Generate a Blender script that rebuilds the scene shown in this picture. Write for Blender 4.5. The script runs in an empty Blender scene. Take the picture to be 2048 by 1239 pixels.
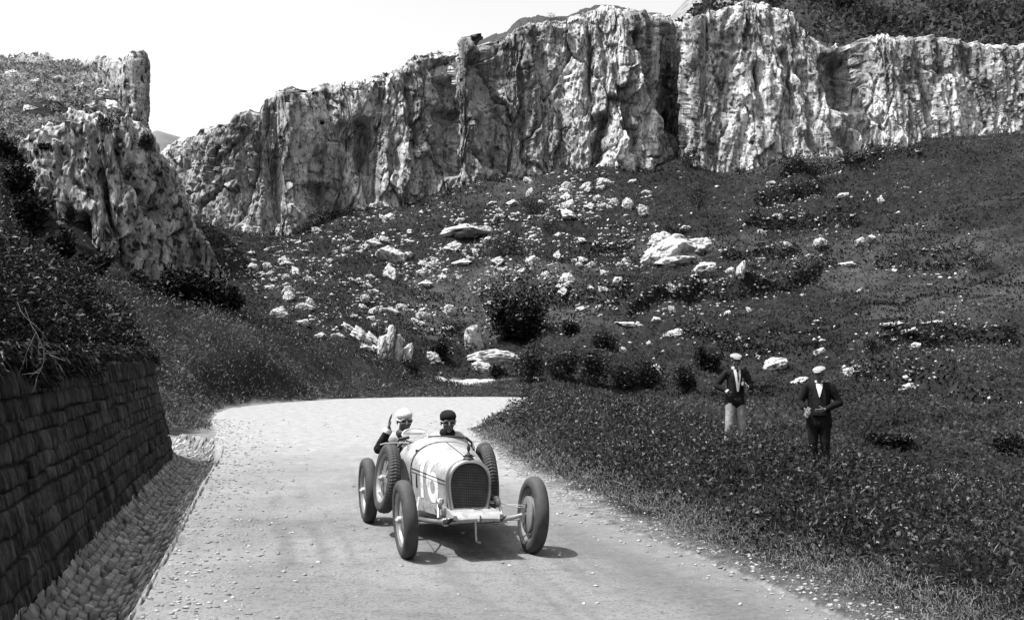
import bpy, bmesh, math, random
import numpy as np
from mathutils import Vector, Matrix
R = math.radians
random.seed(7)
RNG = np.random.default_rng(11)
C = bpy.context.scene.collection
scene = bpy.context.scene

# ------------------------------------------------------------------ camera, world, sun, exposure
EYE = 1.84          # camera height (m)
FPX = 2400.0        # focal length in photo pixels (photo 2048 wide)
HOR = 708.0         # horizon row in the photo
cam = bpy.data.cameras.new("camera")
cam.sensor_width = 36.0
cam.lens = FPX / 2048.0 * 36.0
cam.shift_y = (HOR - 619.5) / 2048.0
cam.clip_end = 6000.0
cam.clip_start = 0.05
camo = bpy.data.objects.new("camera", cam); C.objects.link(camo)
camo.location = (0, 0, EYE); camo.rotation_euler = (R(90), 0, 0)
scene.camera = camo

SUN_EL, SUN_AZ = 64.0, -103.0     # azimuth measured from +Y (view direction), negative = to the left
w = bpy.data.worlds.new("World"); scene.world = w; w.use_nodes = True
nt = w.node_tree; bg = nt.nodes["Background"]
sky = nt.nodes.new("ShaderNodeTexSky"); sky.sky_type = 'NISHITA'; sky.sun_disc = False
sky.sun_elevation = R(SUN_EL); sky.sun_rotation = R(SUN_AZ)
sky.air_density = 1.0; sky.dust_density = 4.0; sky.ozone_density = 1.0
bw = nt.nodes.new("ShaderNodeRGBToBW")
nt.links.new(sky.outputs[0], bw.inputs[0]); nt.links.new(bw.outputs[0], bg.inputs[0])
bg.inputs[1].default_value = 0.15
sl = bpy.data.lights.new("sun", 'SUN'); sl.energy = 3.8; sl.angle = R(0.5); sl.color = (1, 1, 1)
so = bpy.data.objects.new("sun", sl); C.objects.link(so)
sd = Vector((math.sin(R(SUN_AZ)) * math.cos(R(SUN_EL)), math.cos(R(SUN_AZ)) * math.cos(R(SUN_EL)), math.sin(R(SUN_EL))))
so.rotation_euler = sd.to_track_quat('Z', 'Y').to_euler()
so.location = (-20, 0, 40)
scene.view_settings.view_transform = 'Standard'
scene.view_settings.look = 'None'
scene.view_settings.exposure = 1.35
scene.view_settings.gamma = 1.0

# ------------------------------------------------------------------ noise
def _h(ix, iy, iz, seed):
    n = (ix.astype(np.uint32) * np.uint32(374761393) + iy.astype(np.uint32) * np.uint32(668265263)
         + iz.astype(np.uint32) * np.uint32(2147483647) + np.uint32((seed * 974711 + 12345) & 0xffffffff))
    n = (n ^ (n >> np.uint32(13))) * np.uint32(1274126177)
    n = n ^ (n >> np.uint32(16)); n = n * np.uint32(2246822519); n = n ^ (n >> np.uint32(15))
    return n.astype(np.float64) / 4294967295.0
def vn(x, y, z=None, seed=0):
    x = np.asarray(x, float); y = np.asarray(y, float)
    z = np.zeros_like(x) if z is None else np.asarray(z, float) + np.zeros_like(x)
    fx, fy, fz = np.floor(x), np.floor(y), np.floor(z)
    ix, iy, iz = fx.astype(np.int64), fy.astype(np.int64), fz.astype(np.int64)
    tx, ty, tz = x - fx, y - fy, z - fz
    sx, sy, sz = tx*tx*tx*(tx*(tx*6-15)+10), ty*ty*ty*(ty*(ty*6-15)+10), tz*tz*tz*(tz*(tz*6-15)+10)
    r = 0
    for a in (0, 1):
        wx = sx if a else 1 - sx
        for b in (0, 1):
            wy = sy if b else 1 - sy
            for c in (0, 1):
                wz = sz if c else 1 - sz
                r = r + wx * wy * wz * _h(ix + a, iy + b, iz + c, seed)
    return r * 2 - 1
def fbm(x, y, z=None, octv=4, seed=0, gain=0.5):
    a, f, s, t = 1.0, 1.0, 0.0, 0.0
    for o in range(octv):
        s = s + a * vn(np.asarray(x) * f, np.asarray(y) * f, None if z is None else np.asarray(z) * f, seed + o * 17)
        t += a; a *= gain; f *= 2.03
    return s / t
def facets(x, y, seed, tilt=1.0):
    """broken rock: random flat plates (nearest-point cells), each with its own offset and tilt; also returns the joint width"""
    fx, fy = np.floor(x), np.floor(y)
    b1 = np.full(x.shape, 9.0); b2 = np.full(x.shape, 9.0); val = np.zeros(x.shape)
    for i in (-1, 0, 1):
        for j in (-1, 0, 1):
            cx, cy = (fx + i).astype(np.int64), (fy + j).astype(np.int64); o = cx * 0
            px, py = cx + _h(cx, cy, o, seed), cy + _h(cx, cy, o + 1, seed)
            dx, dy = x - px, y - py; d = np.hypot(dx, dy)
            v = (_h(cx, cy, o + 2, seed) * 2 - 1) + tilt * ((_h(cx, cy, o + 3, seed) * 2 - 1) * dx + (_h(cx, cy, o + 4, seed) * 2 - 1) * dy)
            m = d < b1
            b2 = np.where(m, b1, np.minimum(b2, d)); val = np.where(m, v, val); b1 = np.where(m, d, b1)
    return val, b2 - b1
def sstep(a, b, x):
    t = np.clip((np.asarray(x, float) - a) / (b - a), 0, 1)
    return t * t * (3 - 2 * t)

# ------------------------------------------------------------------ materials
MATS = {}
TONE = 0.65       # overall depth of the print's greys
def mat(name, lo, hi=None, scale=5.0, rough=0.85, stretch=(1, 1, 1), detail=6, bump=0.0, bscale=None, metal=0.0, trans=0.0,
        contrast=(0.3, 0.7), island=0.0, spots=None, spec=0.3, attr=None, twoside=False, extra=None):
    """neutral grey procedural material: a noise ramp lo..hi, dark spots, random value per loose piece"""
    hi = lo if hi is None else hi
    if not metal: lo, hi = lo * TONE, hi * TONE; attr = [(a, b * TONE, c * TONE, d) for a, b, c, d in attr] if attr else attr
    m = bpy.data.materials.new(name); m.use_nodes = True
    N, L = m.node_tree.nodes, m.node_tree.links
    p = N["Principled BSDF"]; p.inputs["Roughness"].default_value = rough; p.inputs["Metallic"].default_value = metal
    p.inputs["Specular IOR Level"].default_value = spec
    tc = N.new("ShaderNodeTexCoord"); mp = N.new("ShaderNodeMapping")
    L.new(tc.outputs["Object"], mp.inputs["Vector"]); mp.inputs["Scale"].default_value = stretch
    nz = N.new("ShaderNodeTexNoise"); nz.inputs["Scale"].default_value = scale; nz.inputs["Detail"].default_value = detail
    nz.inputs["Roughness"].default_value = 0.65
    L.new(mp.outputs[0], nz.inputs["Vector"])
    mr = N.new("ShaderNodeMapRange"); mr.inputs[1].default_value = contrast[0]; mr.inputs[2].default_value = contrast[1]
    mr.inputs[3].default_value = lo; mr.inputs[4].default_value = hi
    L.new(nz.outputs["Fac"], mr.inputs[0])
    val = mr.outputs[0]
    def math_(op, a, b):
        q = N.new("ShaderNodeMath"); q.operation = op
        for i, v in enumerate((a, b)):
            if isinstance(v, (int, float)): q.inputs[i].default_value = v
            else: L.new(v, q.inputs[i])
        return q.outputs[0]
    if spots:       # (scale, threshold low, threshold high, darkness factor, stretch)
        for sc, a, b, dk, st in spots:
            mp2 = N.new("ShaderNodeMapping"); mp2.inputs["Scale"].default_value = st
            L.new(tc.outputs["Object"], mp2.inputs["Vector"])
            n2 = N.new("ShaderNodeTexNoise"); n2.inputs["Scale"].default_value = sc; n2.inputs["Detail"].default_value = 4
            L.new(mp2.outputs[0], n2.inputs["Vector"])
            r2 = N.new("ShaderNodeMapRange"); r2.inputs[1].default_value = a; r2.inputs[2].default_value = b
            r2.inputs[3].default_value = dk; r2.inputs[4].default_value = 1.0
            L.new(n2.outputs["Fac"], r2.inputs[0]); val = math_('MULTIPLY', val, r2.outputs[0])
    if island:
        g = N.new("ShaderNodeNewGeometry")
        r3 = N.new("ShaderNodeMapRange"); r3.inputs[3].default_value = 1 - island; r3.inputs[4].default_value = 1 + island
        L.new(g.outputs["Random Per Island"], r3.inputs[0]); val = math_('MULTIPLY', val, r3.outputs[0])
    if attr:        # blend towards other ground values by mesh attributes: (name, lo, hi, scale)
        for an, alo, ahi, asc in attr:
            at = N.new("ShaderNodeAttribute"); at.attribute_name = an
            n4 = N.new("ShaderNodeTexNoise"); n4.inputs["Scale"].default_value = asc; n4.inputs["Detail"].default_value = 8
            n4.inputs["Roughness"].default_value = 0.7
            L.new(tc.outputs["Object"], n4.inputs["Vector"])
            r4 = N.new("ShaderNodeMapRange"); r4.inputs[1].default_value = 0.32; r4.inputs[2].default_value = 0.68
            r4.inputs[3].default_value = alo; r4.inputs[4].default_value = ahi
            L.new(n4.outputs["Fac"], r4.inputs[0])
            mx = N.new("ShaderNodeMix"); mx.data_type = 'FLOAT'
            L.new(at.outputs["Fac"], mx.inputs["Factor"]); L.new(val, mx.inputs["A"]); L.new(r4.outputs[0], mx.inputs["B"])
            val = mx.outputs["Result"]
    cc = N.new("ShaderNodeCombineColor")
    for i in range(3): L.new(val, cc.inputs[i])
    L.new(cc.outputs[0], p.inputs["Base Color"])
    if bump:
        b = N.new("ShaderNodeBump"); b.inputs["Strength"].default_value = bump; b.inputs["Distance"].default_value = 0.05
        n5 = N.new("ShaderNodeTexNoise"); n5.inputs["Scale"].default_value = bscale or scale * 3; n5.inputs["Detail"].default_value = 8
        n5.inputs["Roughness"].default_value = 0.7
        L.new(mp.outputs[0], n5.inputs["Vector"]); L.new(n5.outputs["Fac"], b.inputs["Height"]); L.new(b.outputs[0], p.inputs["Normal"])
    if trans:       # thin leaves let light through
        tl = N.new("ShaderNodeBsdfTranslucent"); L.new(cc.outputs[0], tl.inputs[0]); ms = N.new("ShaderNodeMixShader"); ms.inputs[0].default_value = trans
        L.new(p.outputs[0], ms.inputs[1]); L.new(tl.outputs[0], ms.inputs[2]); L.new(ms.outputs[0], N["Material Output"].inputs[0])
    MATS[name] = m
    return m

M_GROUND = mat("ground_turf", 0.008, 0.032, 0.9, 1.0, bump=0.6, bscale=9, spec=0.05,
               attr=[("gravel", 0.06, 0.30, 7.0), ("pale", 0.10, 0.40, 0.5), ("bare", 0.24, 0.46, 4.0)])
M_ROAD = mat("road_dust", 0.15, 0.29, 0.35, 0.95, detail=10, bump=0.45, bscale=22, spec=0.1,
             spots=[(3.0, 0.32, 0.46, 0.84, (1, 1, 1)), (9.0, 0.34, 0.46, 0.78, (1, 1, 1)), (34.0, 0.34, 0.48, 0.55, (1, 1, 1))], attr=[("tar", 0.05, 0.14, 14.0), ("track", 0.07, 0.18, 5.0), ("dust", 0.20, 0.39, 4.0)])
M_CLIFF = mat("limestone_cliff", 0.48, 0.86, 2.4, 0.95, stretch=(1, 1, 0.16), detail=14, bump=0.9, bscale=3.5, contrast=(0.30, 0.70), spec=0.1,
              spots=[(1.3, 0.40, 0.50, 0.55, (1, 1, 0.06)), (4.5, 0.37, 0.43, 0.35, (1, 1, 0.5)), (0.12, 0.38, 0.58, 0.55, (1, 1, 0.4)), (0.5, 0.40, 0.54, 0.5, (1, 1, 0.10)), (1.6, 0.33, 0.39, 0.4, (1, 1, 0.3))],
              attr=[("scrub", 0.012, 0.05, 2.0), ("turf", 0.12, 0.40, 0.6)])
M_CRAG = mat("weathered_crag", 0.26, 0.74, 3.0, 0.95, stretch=(1, 1, 0.22), detail=14, bump=0.9, bscale=5, contrast=(0.30, 0.70), spec=0.1,
              spots=[(1.6, 0.40, 0.50, 0.5, (1, 0.6, 0.14)), (3.0, 0.40, 0.45, 0.16, (1, 1, 0.6)), (1.1, 0.38, 0.46, 0.3, (1, 1, 0.35)), (7, 0.38, 0.44, 0.4, (1, 1, 0.7))],
              attr=[("scrub", 0.012, 0.05, 2.0), ("turf", 0.12, 0.40, 0.6)])
M_ROCK = mat("limestone_boulder", 0.15, 0.64, 2.6, 0.95, detail=10, bump=0.8, bscale=5, contrast=(0.3, 0.62), spec=0.1,
             spots=[(2.6, 0.36, 0.46, 0.35, (1, 1, 1))])
M_LEAF = mat("leaf", 0.008, 0.050, 0.55, 0.45, contrast=(0.34, 0.68), island=0.8, spec=0.3, trans=0.3)
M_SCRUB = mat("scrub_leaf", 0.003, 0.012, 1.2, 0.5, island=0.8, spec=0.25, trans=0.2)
M_HILLGRASS = mat("hill_grass", 0.012, 0.115, 0.11, 0.9, contrast=(0.36, 0.66), island=0.7, spec=0.1, trans=0.45)
M_HERB = mat("dusty_herb", 0.05, 0.17, 1.5, 0.7, island=0.7, spec=0.3, trans=0.35)
M_PETAL = mat("petal", 0.12, 0.45, 3, 0.8, island=0.5)
M_DRY = mat("dry_stalk", 0.06, 0.16, 3, 0.9, island=0.5)
M_TWIG = mat("dead_twig", 0.07, 0.14, 8, 0.9)
M_BARK = mat("bark", 0.04, 0.09, 8, 0.95)
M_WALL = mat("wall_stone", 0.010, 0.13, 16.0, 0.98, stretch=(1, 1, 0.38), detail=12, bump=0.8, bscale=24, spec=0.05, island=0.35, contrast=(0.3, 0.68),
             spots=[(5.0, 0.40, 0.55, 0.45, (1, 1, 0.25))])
M_MORTAR = mat("wall_joint", 0.01, 0.02, 5, 1.0)
M_COBBLE = mat("cobble", 0.09, 0.36, 5, 0.9, island=0.4, bump=0.4, bscale=25)
M_ROADSTONE = mat("road_stone", 0.14, 0.46, 5, 0.95, island=0.4)
M_GRIT = mat("gutter_grit", 0.06, 0.14, 6, 1.0, bump=0.4)
M_FARHILL = mat("far_hill_turf", 0.09, 0.22, 0.02, 1.0, spec=0.02)

# ------------------------------------------------------------------ mesh helpers
def newobj(name, me, m=None, parent=None):
    o = bpy.data.objects.new(name, me); C.objects.link(o)
    if m is not None:
        for k in (m if isinstance(m, (list, tuple)) else [m]): me.materials.append(k)
    if parent is not None: o.parent = parent
    return o
def npmesh(name, V, F, smooth=False, attrs=None):
    """V (n,3); F (m,k) int array of equal-size faces"""
    V = np.asarray(V, np.float32); F = np.asarray(F, np.int32)
    me = bpy.data.meshes.new(name)
    me.vertices.add(len(V)); me.vertices.foreach_set("co", V.ravel())
    k = F.shape[1]
    me.loops.add(F.size); me.loops.foreach_set("vertex_index", F.ravel())
    me.polygons.add(len(F))
    me.polygons.foreach_set("loop_start", np.arange(0, F.size, k, dtype=np.int32))
    if smooth: me.polygons.foreach_set("use_smooth", np.ones(len(F), bool))
    if attrs:
        for n, a in attrs.items():
            at = me.attributes.new(n, 'FLOAT', 'POINT'); at.data.foreach_set("value", np.asarray(a, np.float32).ravel())
    me.update(calc_edges=True); me.validate()
    return me
def gridfaces(nr, nc, mask=None):
    i = np.arange(nr * nc).reshape(nr, nc)
    F = np.stack([i[:-1, :-1], i[:-1, 1:], i[1:, 1:], i[1:, :-1]], -1)
    return F[mask] if mask is not None else F.reshape(-1, 4)
def struct(o, kind='structure', label=None):
    o['kind'] = kind
    if label: o['label'] = label
    return o
def tag(o, label, cat, group=None):
    o['label'] = label; o['category'] = cat
    if group: o['group'] = group
    return o
def empty(name, loc=(0, 0, 0), rz=0.0):
    o = bpy.data.objects.new(name, None); C.objects.link(o); o.location = loc; o.rotation_euler = (0, 0, rz); o.empty_display_size = 0.2
    return o
def interp(xs, pts):
    a = np.array(pts, float); return np.interp(xs, a[:, 0], a[:, 1])
def pdist(x, y, poly, closed=False):
    """distance to a polyline"""
    P = np.array(poly, float); x = np.asarray(x, float); y = np.asarray(y, float)
    d = np.full(x.shape, 1e9)
    n = len(P) if closed else len(P) - 1
    for i in range(n):
        a, b = P[i], P[(i + 1) % len(P)]
        e = b - a; l2 = e @ e + 1e-12
        t = np.clip(((x - a[0]) * e[0] + (y - a[1]) * e[1]) / l2, 0, 1)
        d = np.minimum(d, np.hypot(x - a[0] - t * e[0], y - a[1] - t * e[1]))
    return d
def inside(x, y, poly):
    P = np.array(poly, float); r = np.zeros(np.shape(x), bool)
    j = len(P) - 1
    for i in range(len(P)):
        c = ((P[i, 1] > y) != (P[j, 1] > y)) & (x < (P[j, 0] - P[i, 0]) * (y - P[i, 1]) / (P[j, 1] - P[i, 1] + 1e-12) + P[i, 0])
        r ^= c; j = i
    return r

# ------------------------------------------------------------------ plan of the place (metres; camera at 0,0, looking along +Y)
ROAD_L = [(-1.6, -8), (-1.75, 0), (-2.15, 5), (-2.63, 8.3), (-3.27, 11.7), (-3.85, 14.4), (-4.5, 17.5), (-5.2, 21.3), (-6.2, 25.2), (-7.4, 29.5),
          (-8.3, 33), (-9.3, 37.5), (-9.7, 41), (-9.0, 45), (-7.2, 49.5), (-4.5, 51.5), (-1.5, 52), (2, 51.5), (5, 51)]
ROAD_R = [(2.6, -8), (2.6, 0), (2.45, 5), (2.33, 8.3), (2.16, 9.1), (1.70, 11), (0.98, 13.3), (0.50, 15.9), (0.1, 19), (-0.22, 22.4), (-0.62, 26), (-0.85, 29),
          (-0.5, 32), (0.6, 36), (2.6, 40), (5, 42.5)]
ROAD = ROAD_L + ROAD_R[::-1]
WALL_B = [(-2.2, 2.0), (-2.6, 4.2), (-3.1, 6.5), (-3.47, 8.3), (-4.10, 11.4), (-4.75, 14.6), (-5.45, 18.2), (-6.05, 21.3), (-6.42, 22.7), (-7.0, 23.5), (-8.0, 23.9), (-10.5, 24.2)]
GUT_I = WALL_B[:-1] + [(-10.5, 25.4)]
GUT_O = [(-1.35, 2.0), (-1.95, 5), (-2.63, 8.32), (-3.27, 11.68), (-3.82, 14.4), (-4.5, 17.8), (-5.15, 21.3), (-5.75, 24.0), (-6.6, 26.2), (-8.1, 28.2), (-10.5, 29.6)]
VERGE = [(3.6, -8), (3.5, 0), (3.2, 5), (3.0, 8.3), (2.7, 9.6), (1.94, 12.4), (1.2, 16.5), (0.5, 20), (0.0, 23), (-0.4, 26.5), (-0.75, 29)]

def zy(y, d): return EYE + (HOR - y) / FPX * d
def P(col, *dz): return ((col - 1024) / FPX, [(d, (z if t is None else zy(t, d))) for d, z, t in dz])
COLS = [
 ( -500, [(30,4.0),(45,7.5),(58,13),(75,19),(95,27),(110,29),(160,31)]),
 (   0, [(30,2.8),(45,6.0),(58,11.2),(75,17.6),(95,25.3),(110,26),(160,27)]),
 (  60, [(30,2.6),(45,4.8),(55,7.3),(60,11.8),(75,18),(95,24.9),(110,25.5),(160,26)]),
 ( 150, [(30,2.3),(45,4.2),(54,5.6),(60,12.3),(75,18.0),(93,23.9),(105,23.6),(160,23)]),
 ( 235, [(30,1.7),(45,3.9),(54,4.9),(62,10.5),(75,17.0),(88,22.8),(105,21),(160,19)]),
 ( 285, [(30,1.2),(40,2.6),(46,4.0),(54,4.6),(62,6.5),(75,9.5),(92,11),(118,14.5),(160,14.5)]),
 ( 330, [(30,.7),(36,1.0),(41,2.2),(46,3.8),(55,4.2),(62,5.0),(75,8),(90,10.5),(118,15.0),(160,15)]),
 ( 420, [(30,.1),(34,.2),(40,.7),(46,3.0),(52,3.7),(58,3.4),(75,6.5),(95,11.0),(112,13.7),(125,14.5),(160,14.6)]),
 ( 520, [(30,0),(43,.1),(46,1.5),(51,3.2),(55,3.2),(62,3.0),(75,5.3),(95,9.7),(112,13.0),(125,13.6),(160,13.8)]),
 ( 620, [(30,0),(48,.05),(50,.8),(54,2.4),(58,2.5),(63,2.1),(75,4.8),(97,10.0),(116,14.0),(130,14.6),(160,14.6)]),
 ( 700, [(30,0),(51,.02),(55,1.0),(58,2.1),(63,1.4),(68,2.3),(80,5.5),(100,10.7),(119,16.3),(130,17),(160,17)]),
 ( 830, [(30,0),(52,0),(56,.7),(60,.3),(66,.8),(75,3.0),(90,7.0),(105,11.7),(121,17.2),(132,17.6),(160,17.6)]),
 ( 960, [(30,.1),(38,.0),(52,0),(56,-.1),(62,0.0),(68,.3),(75,2.5),(90,7.0),(107,13.0),(124,20.2),(135,21),(160,21)]),
 (1100, [(30,.1),(36,-.3),(42,0),(52,0),(62,0),(68,.8),(80,4.5),(95,9.3),(110,15.0),(126,21.0),(135,21.6),(160,21.6)]),
 (1300, [(30,-.4),(35,-.8),(50,-.7),(62,0),(72,2.0),(85,6.0),(100,10.8),(114,16.5),(128,22.2),(137,22.6),(160,22.6)]),
 (1365, [(30,-.6),(35,-.9),(50,-.5),(62,0),(72,2.2),(86,6.3),(101,11.2),(116,17.2),(127,22.5),(137,25),(160,33)]),
 (1450, [(30,-.8),(35,-1.2),(50,-.8),(62,0),(74,2.6),(88,6.8),(104,12.3),(118,17.8),(127,21.0),(137,22),(160,22)]),
 (1650, [(30,-1.2),(45,-1),(60,.3),(74,3.0),(88,7.0),(104,12.5),(118,18.3),(126,22.0),(137,23),(160,23)]),
 (1850, [(26,-1.2),(45,-.8),(60,.8),(74,3.8),(88,8.2),(104,14.3),(118,20.5),(130,25.5),(140,26),(160,26)]),
 (2048, [(22,-1.2),(40,-.8),(60,1.5),(74,5),(88,9.7),(104,16),(118,22),(132,26.2),(140,27),(160,27)]),
 (2600, [(22,-1.2),(40,-.8),(60,2),(74,6),(88,11),(104,18),(118,24),(132,29),(140,30),(160,30)]),
]
COL_U = np.array([(c - 1024) / FPX for c, _ in COLS])
TERRACES = []      # filled below: (points [(x, y)], step, reach)
def z_far(x, y):
    d = np.maximum(y, 1.0); u = x / d
    Z = np.stack([np.interp(d, [p[0] for p in pr], [p[1] for p in pr]) for _, pr in COLS])
    k = np.clip(np.searchsorted(COL_U, u) - 1, 0, len(COLS) - 2)
    t = np.clip((u - COL_U[k]) / (COL_U[k + 1] - COL_U[k]), 0, 1)
    ii = np.indices(k.shape)
    z0 = np.take_along_axis(Z, k[None], 0)[0]; z1 = np.take_along_axis(Z, k[None] + 1, 0)[0]
    z = z0 * (1 - t) + z1 * t
    return z
def wall_x(y): return np.interp(y, [p[1] for p in WALL_B], [p[0] for p in WALL_B])
def z_near(x, y):
    z = np.zeros_like(x)
    # right: meadow beyond the verge
    vx = np.interp(y, [p[1] for p in VERGE], [p[0] for p in VERGE])
    s = x - vx
    top = 0.09 - 0.19 * np.clip(x - 4, -0.6, 3.0) + 0.28 * np.exp(-((x - 0.8) / 2.2) ** 2 - ((y - 27) / 5.5) ** 2) + 0.10 * fbm(x / 2.2, y / 2.2, seed=3)
    m = 0.02 + (top + 0.02) * sstep(-0.2, 1.5, s)
    far_e = np.interp(x, [-2, 4, 5.1, 6.5, 8, 12], [31.5, 30.5, 27, 22, 18, 16])
    m = m - 2.2 * sstep(0, 6, y - far_e) * sstep(-0.5, 3, x)
    rx = np.interp(y, [p[1] for p in ROAD_R], [p[0] for p in ROAD_R])
    z = np.where(x > rx, np.where(s > -0.2, m, 0.02), z)
    # left: retained bank above the wall
    wx = wall_x(y)
    dist = wx - 0.30 - x
    bank = 1.62 + 0.42 * np.clip(dist, 0, 20) + 0.12 * fbm(x, y, seed=5)
    z = np.where((x < wx - 0.62) & (y < 23.6), bank, z)
    # the gutter lies below the road
    gx = np.interp(y, [p[1] for p in GUT_O], [p[0] for p in GUT_O])
    z = np.where((x < gx - 0.02) & (x >= wx - 0.62) & (y < 24.2), -0.45, z)
    lx = np.interp(y, [p[1] for p in GUT_O], [p[0] for p in GUT_O])
    b2 = (lx - 0.1 - x)
    behind = 0.42 * np.clip(b2 - 0.9, 0, 20) + 0.55 * sstep(-0.3, 1.6, b2) 
    inner = sstep(23.2, 26.5, y) 
    z = np.where((y >= 23.6) & (x < lx), np.where(b2 < 1.3, -0.2, 0.0) + behind + (1.3 * sstep(-7.2, -9.5, x)) * (1 - inner), z)
    return z
def road_fall(x, y): return -1.6 * sstep(0.4, 4.5, x) * sstep(34, 43, y)      # the road drops away to the right behind the hump
def zg(x, y, fine=True):
    x = np.asarray(x, float); y = np.asarray(y, float)
    t = sstep(29, 38, y)
    z = z_near(x, y) * (1 - t) + z_far(x, np.maximum(y, 20)) * t
    if np.min(y) > 53.3: sd = np.full(x.shape, 9.0); ins = np.zeros(x.shape, bool)
    else: sd = pdist(x, y, ROAD, True); ins = inside(x, y, ROAD)
    # road bed sinks under the road sheet, sharp but uneven edge
    z = np.where(ins, np.minimum(z, road_fall(x, y)) - 0.10 * sstep(0.0, 0.5, sd), z)
    if np.min(y) < 31: z = np.where(inside(x, y, GUT_I + GUT_O[::-1]), -0.45, z)
    k = sstep(0.0, 1.2, sd) * (~ins)
    z = np.where((~ins) & (sd < 1.2) & (y > 30), z * k, z)
    if fine:
        rough = sstep(32, 60, y)
        z = z + (~ins) * rough * k * (0.9 * fbm(x / 7, y / 7, seed=21) + 0.45 * fbm(x / 2.1, y / 2.6, seed=22, octv=3))
        z = z + (~ins) * (1 - rough) * k * 0.05 * fbm(x * 1.6, y * 1.6, seed=23)
        z = z + 0.012 * fbm(x * 3, y * 3, seed=24) * sstep(0.6, 0, sd)
    for pts, step, reach in TERRACES:
        step = step * 1.1; X = np.array(pts)
        xs, ys = X[:, 0], X[:, 1]
        yl = np.interp(x, xs, ys) + 0.5 * vn(x / 2.0, x * 0, seed=31)
        lat = sstep(xs[0] - 1.5, xs[0] + 1.5, x) * sstep(xs[-1] + 1.5, xs[-1] - 1.5, x)
        dd = y - yl
        z = z + lat * step * (sstep(-0.6, 0.6, dd) * np.exp(-np.clip(dd, 0, 50) / reach) - np.exp(-np.clip(-dd, 0, 50) / reach) * 0.35 * (dd < 0))
    return z
_DS = np.concatenate([np.arange(4, 40, 0.15), np.arange(40, 150, 0.3)])
_HC = {}
def hit(px, py):
    """where the line of sight through a photo pixel meets the ground"""
    far = py < 750; k = (round(px / 2), far); u = (px - 1024) / FPX; v = (HOR - py) / FPX
    D_ = _DS[_DS > 53.4] if far else _DS
    if k not in _HC: _HC[k] = zg(round(px / 2) * 2 / FPX * D_ - 1024 / FPX * D_, D_)
    g = _HC[k] - (EYE + v * D_)
    i = int(np.argmax(g > 0))
    if g[i] <= 0: return None
    d = D_[i]; return (u * d, d, float(EYE + v * d))
_tl = []
for pts, step, reach in [
    ([(960,602),(1080,607),(1200,604),(1262,598)], 1.0, 5), ([(1255,625),(1330,600),(1400,588),(1520,584)], 1.0, 5),
    ([(1500,450),(1580,448),(1660,445),(1720,445)], 1.1, 6), ([(1500,580),(1600,572),(1640,540),(1670,530)], 0.9, 4),
    ([(1440,520),(1540,518),(1600,512)], 0.7, 4), ([(1510,425),(1580,405),(1640,388)], 1.2, 7), ([(1750,535),(1850,530),(1950,525)], 1.0, 5),
    ([(1180,500),(1270,497)], 0.6, 4), ([(1350,660),(1450,690),(1550,720)], 0.6, 5), ([(1760,690),(1880,680),(2040,690)], 0.7, 5), ([(1700,760),(1850,775),(2040,800)],0.7,5),
    ([(1560,370),(1640,345),(1760,318),(1850,318)], 0.9, 6)]:
    q = [hit(*p) for p in pts]
    _tl.append(([(h[0], h[1]) for h in q if h], step, reach))
_HC.clear(); TERRACES.extend([t for t in _tl if len(t[0]) > 1])

# ------------------------------------------------------------------ ground sheet
U = np.concatenate([[-30, -12, -6, -4], np.linspace(-2.6, -0.56, 60), np.linspace(-0.55, 0.55, 640), np.linspace(0.56, 2.6, 60), [4, 6, 12, 30]])
D = np.concatenate([np.linspace(0.25, 8, 60), np.geomspace(8.1, 150, 520), [165, 190, 240, 320, 450, 700, 1100, 2000, 3500]])
UU, DD = np.meshgrid(U, D)
GX, GY = UU * DD, DD - 3.5
GX = np.clip(GX, -3500, 3500)
GZ = zg(GX.ravel(), GY.ravel()).reshape(GX.shape)
GZ = np.where(GY > 150, np.minimum(GZ, 14.0 - 0.0 * GY), GZ)
sd = pdist(GX.ravel(), GY.ravel(), ROAD, True).reshape(GX.shape); ins = inside(GX.ravel(), GY.ravel(), ROAD).reshape(GX.shape)
vx = np.interp(GY, [p[1] for p in VERGE], [p[0] for p in VERGE]); rx = np.interp(GY, [p[1] for p in ROAD_R], [p[0] for p in ROAD_R])
nz = fbm(GX * 1.1, GY * 1.1, seed=41)
gravel = np.where(ins, 1.0, 0)
rv = (GX > rx) & (GY < 31)
gravel = np.maximum(gravel, rv * (1 - sstep(0.2, 1.0, (GX - rx) / np.maximum(vx - rx, 0.15) + 0.6 * nz)) * (0.35 + 0.65 * sstep(9, 17, GY)))
lv = (~ins) & (GX < 0.0) & (GY > 5)
gravel = np.maximum(gravel, lv * (1 - sstep(0.05, np.where(GY > 36, 0.35, 0.8), sd + 0.4 * nz)) * (GY < 60))
path = np.exp(-((GX + 1.2) / 2.6) ** 6 - ((GY - 64) / 4.2) ** 6)
gravel = np.maximum(gravel, sstep(0.25, 0.6, path + 0.3 * nz))
path2 = np.exp(-((GX - 5.2) / 1.2) ** 4 - ((GY - 52.4) / 0.8) ** 4)
gravel = np.maximum(gravel, sstep(0.3, 0.7, path2 + 0.3 * nz))
pale = sstep(70, 95, GY) * sstep(-0.30, -0.36, GX / np.maximum(GY, 1)) * 0.8 + 0.13 * sstep(62, 75, GY) * sstep(0.05, 0.5, fbm(GX / 15, GY / 9, seed=43) + 0.15)
me = npmesh("ground", np.stack([GX, GY, GZ], -1).reshape(-1, 3), gridfaces(*GX.shape), True, {"gravel": gravel, "pale": pale, "bare": sstep(0.25, 0.6, path + 0.3 * nz)})
struct(newobj("ground", me, M_GROUND))

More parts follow.
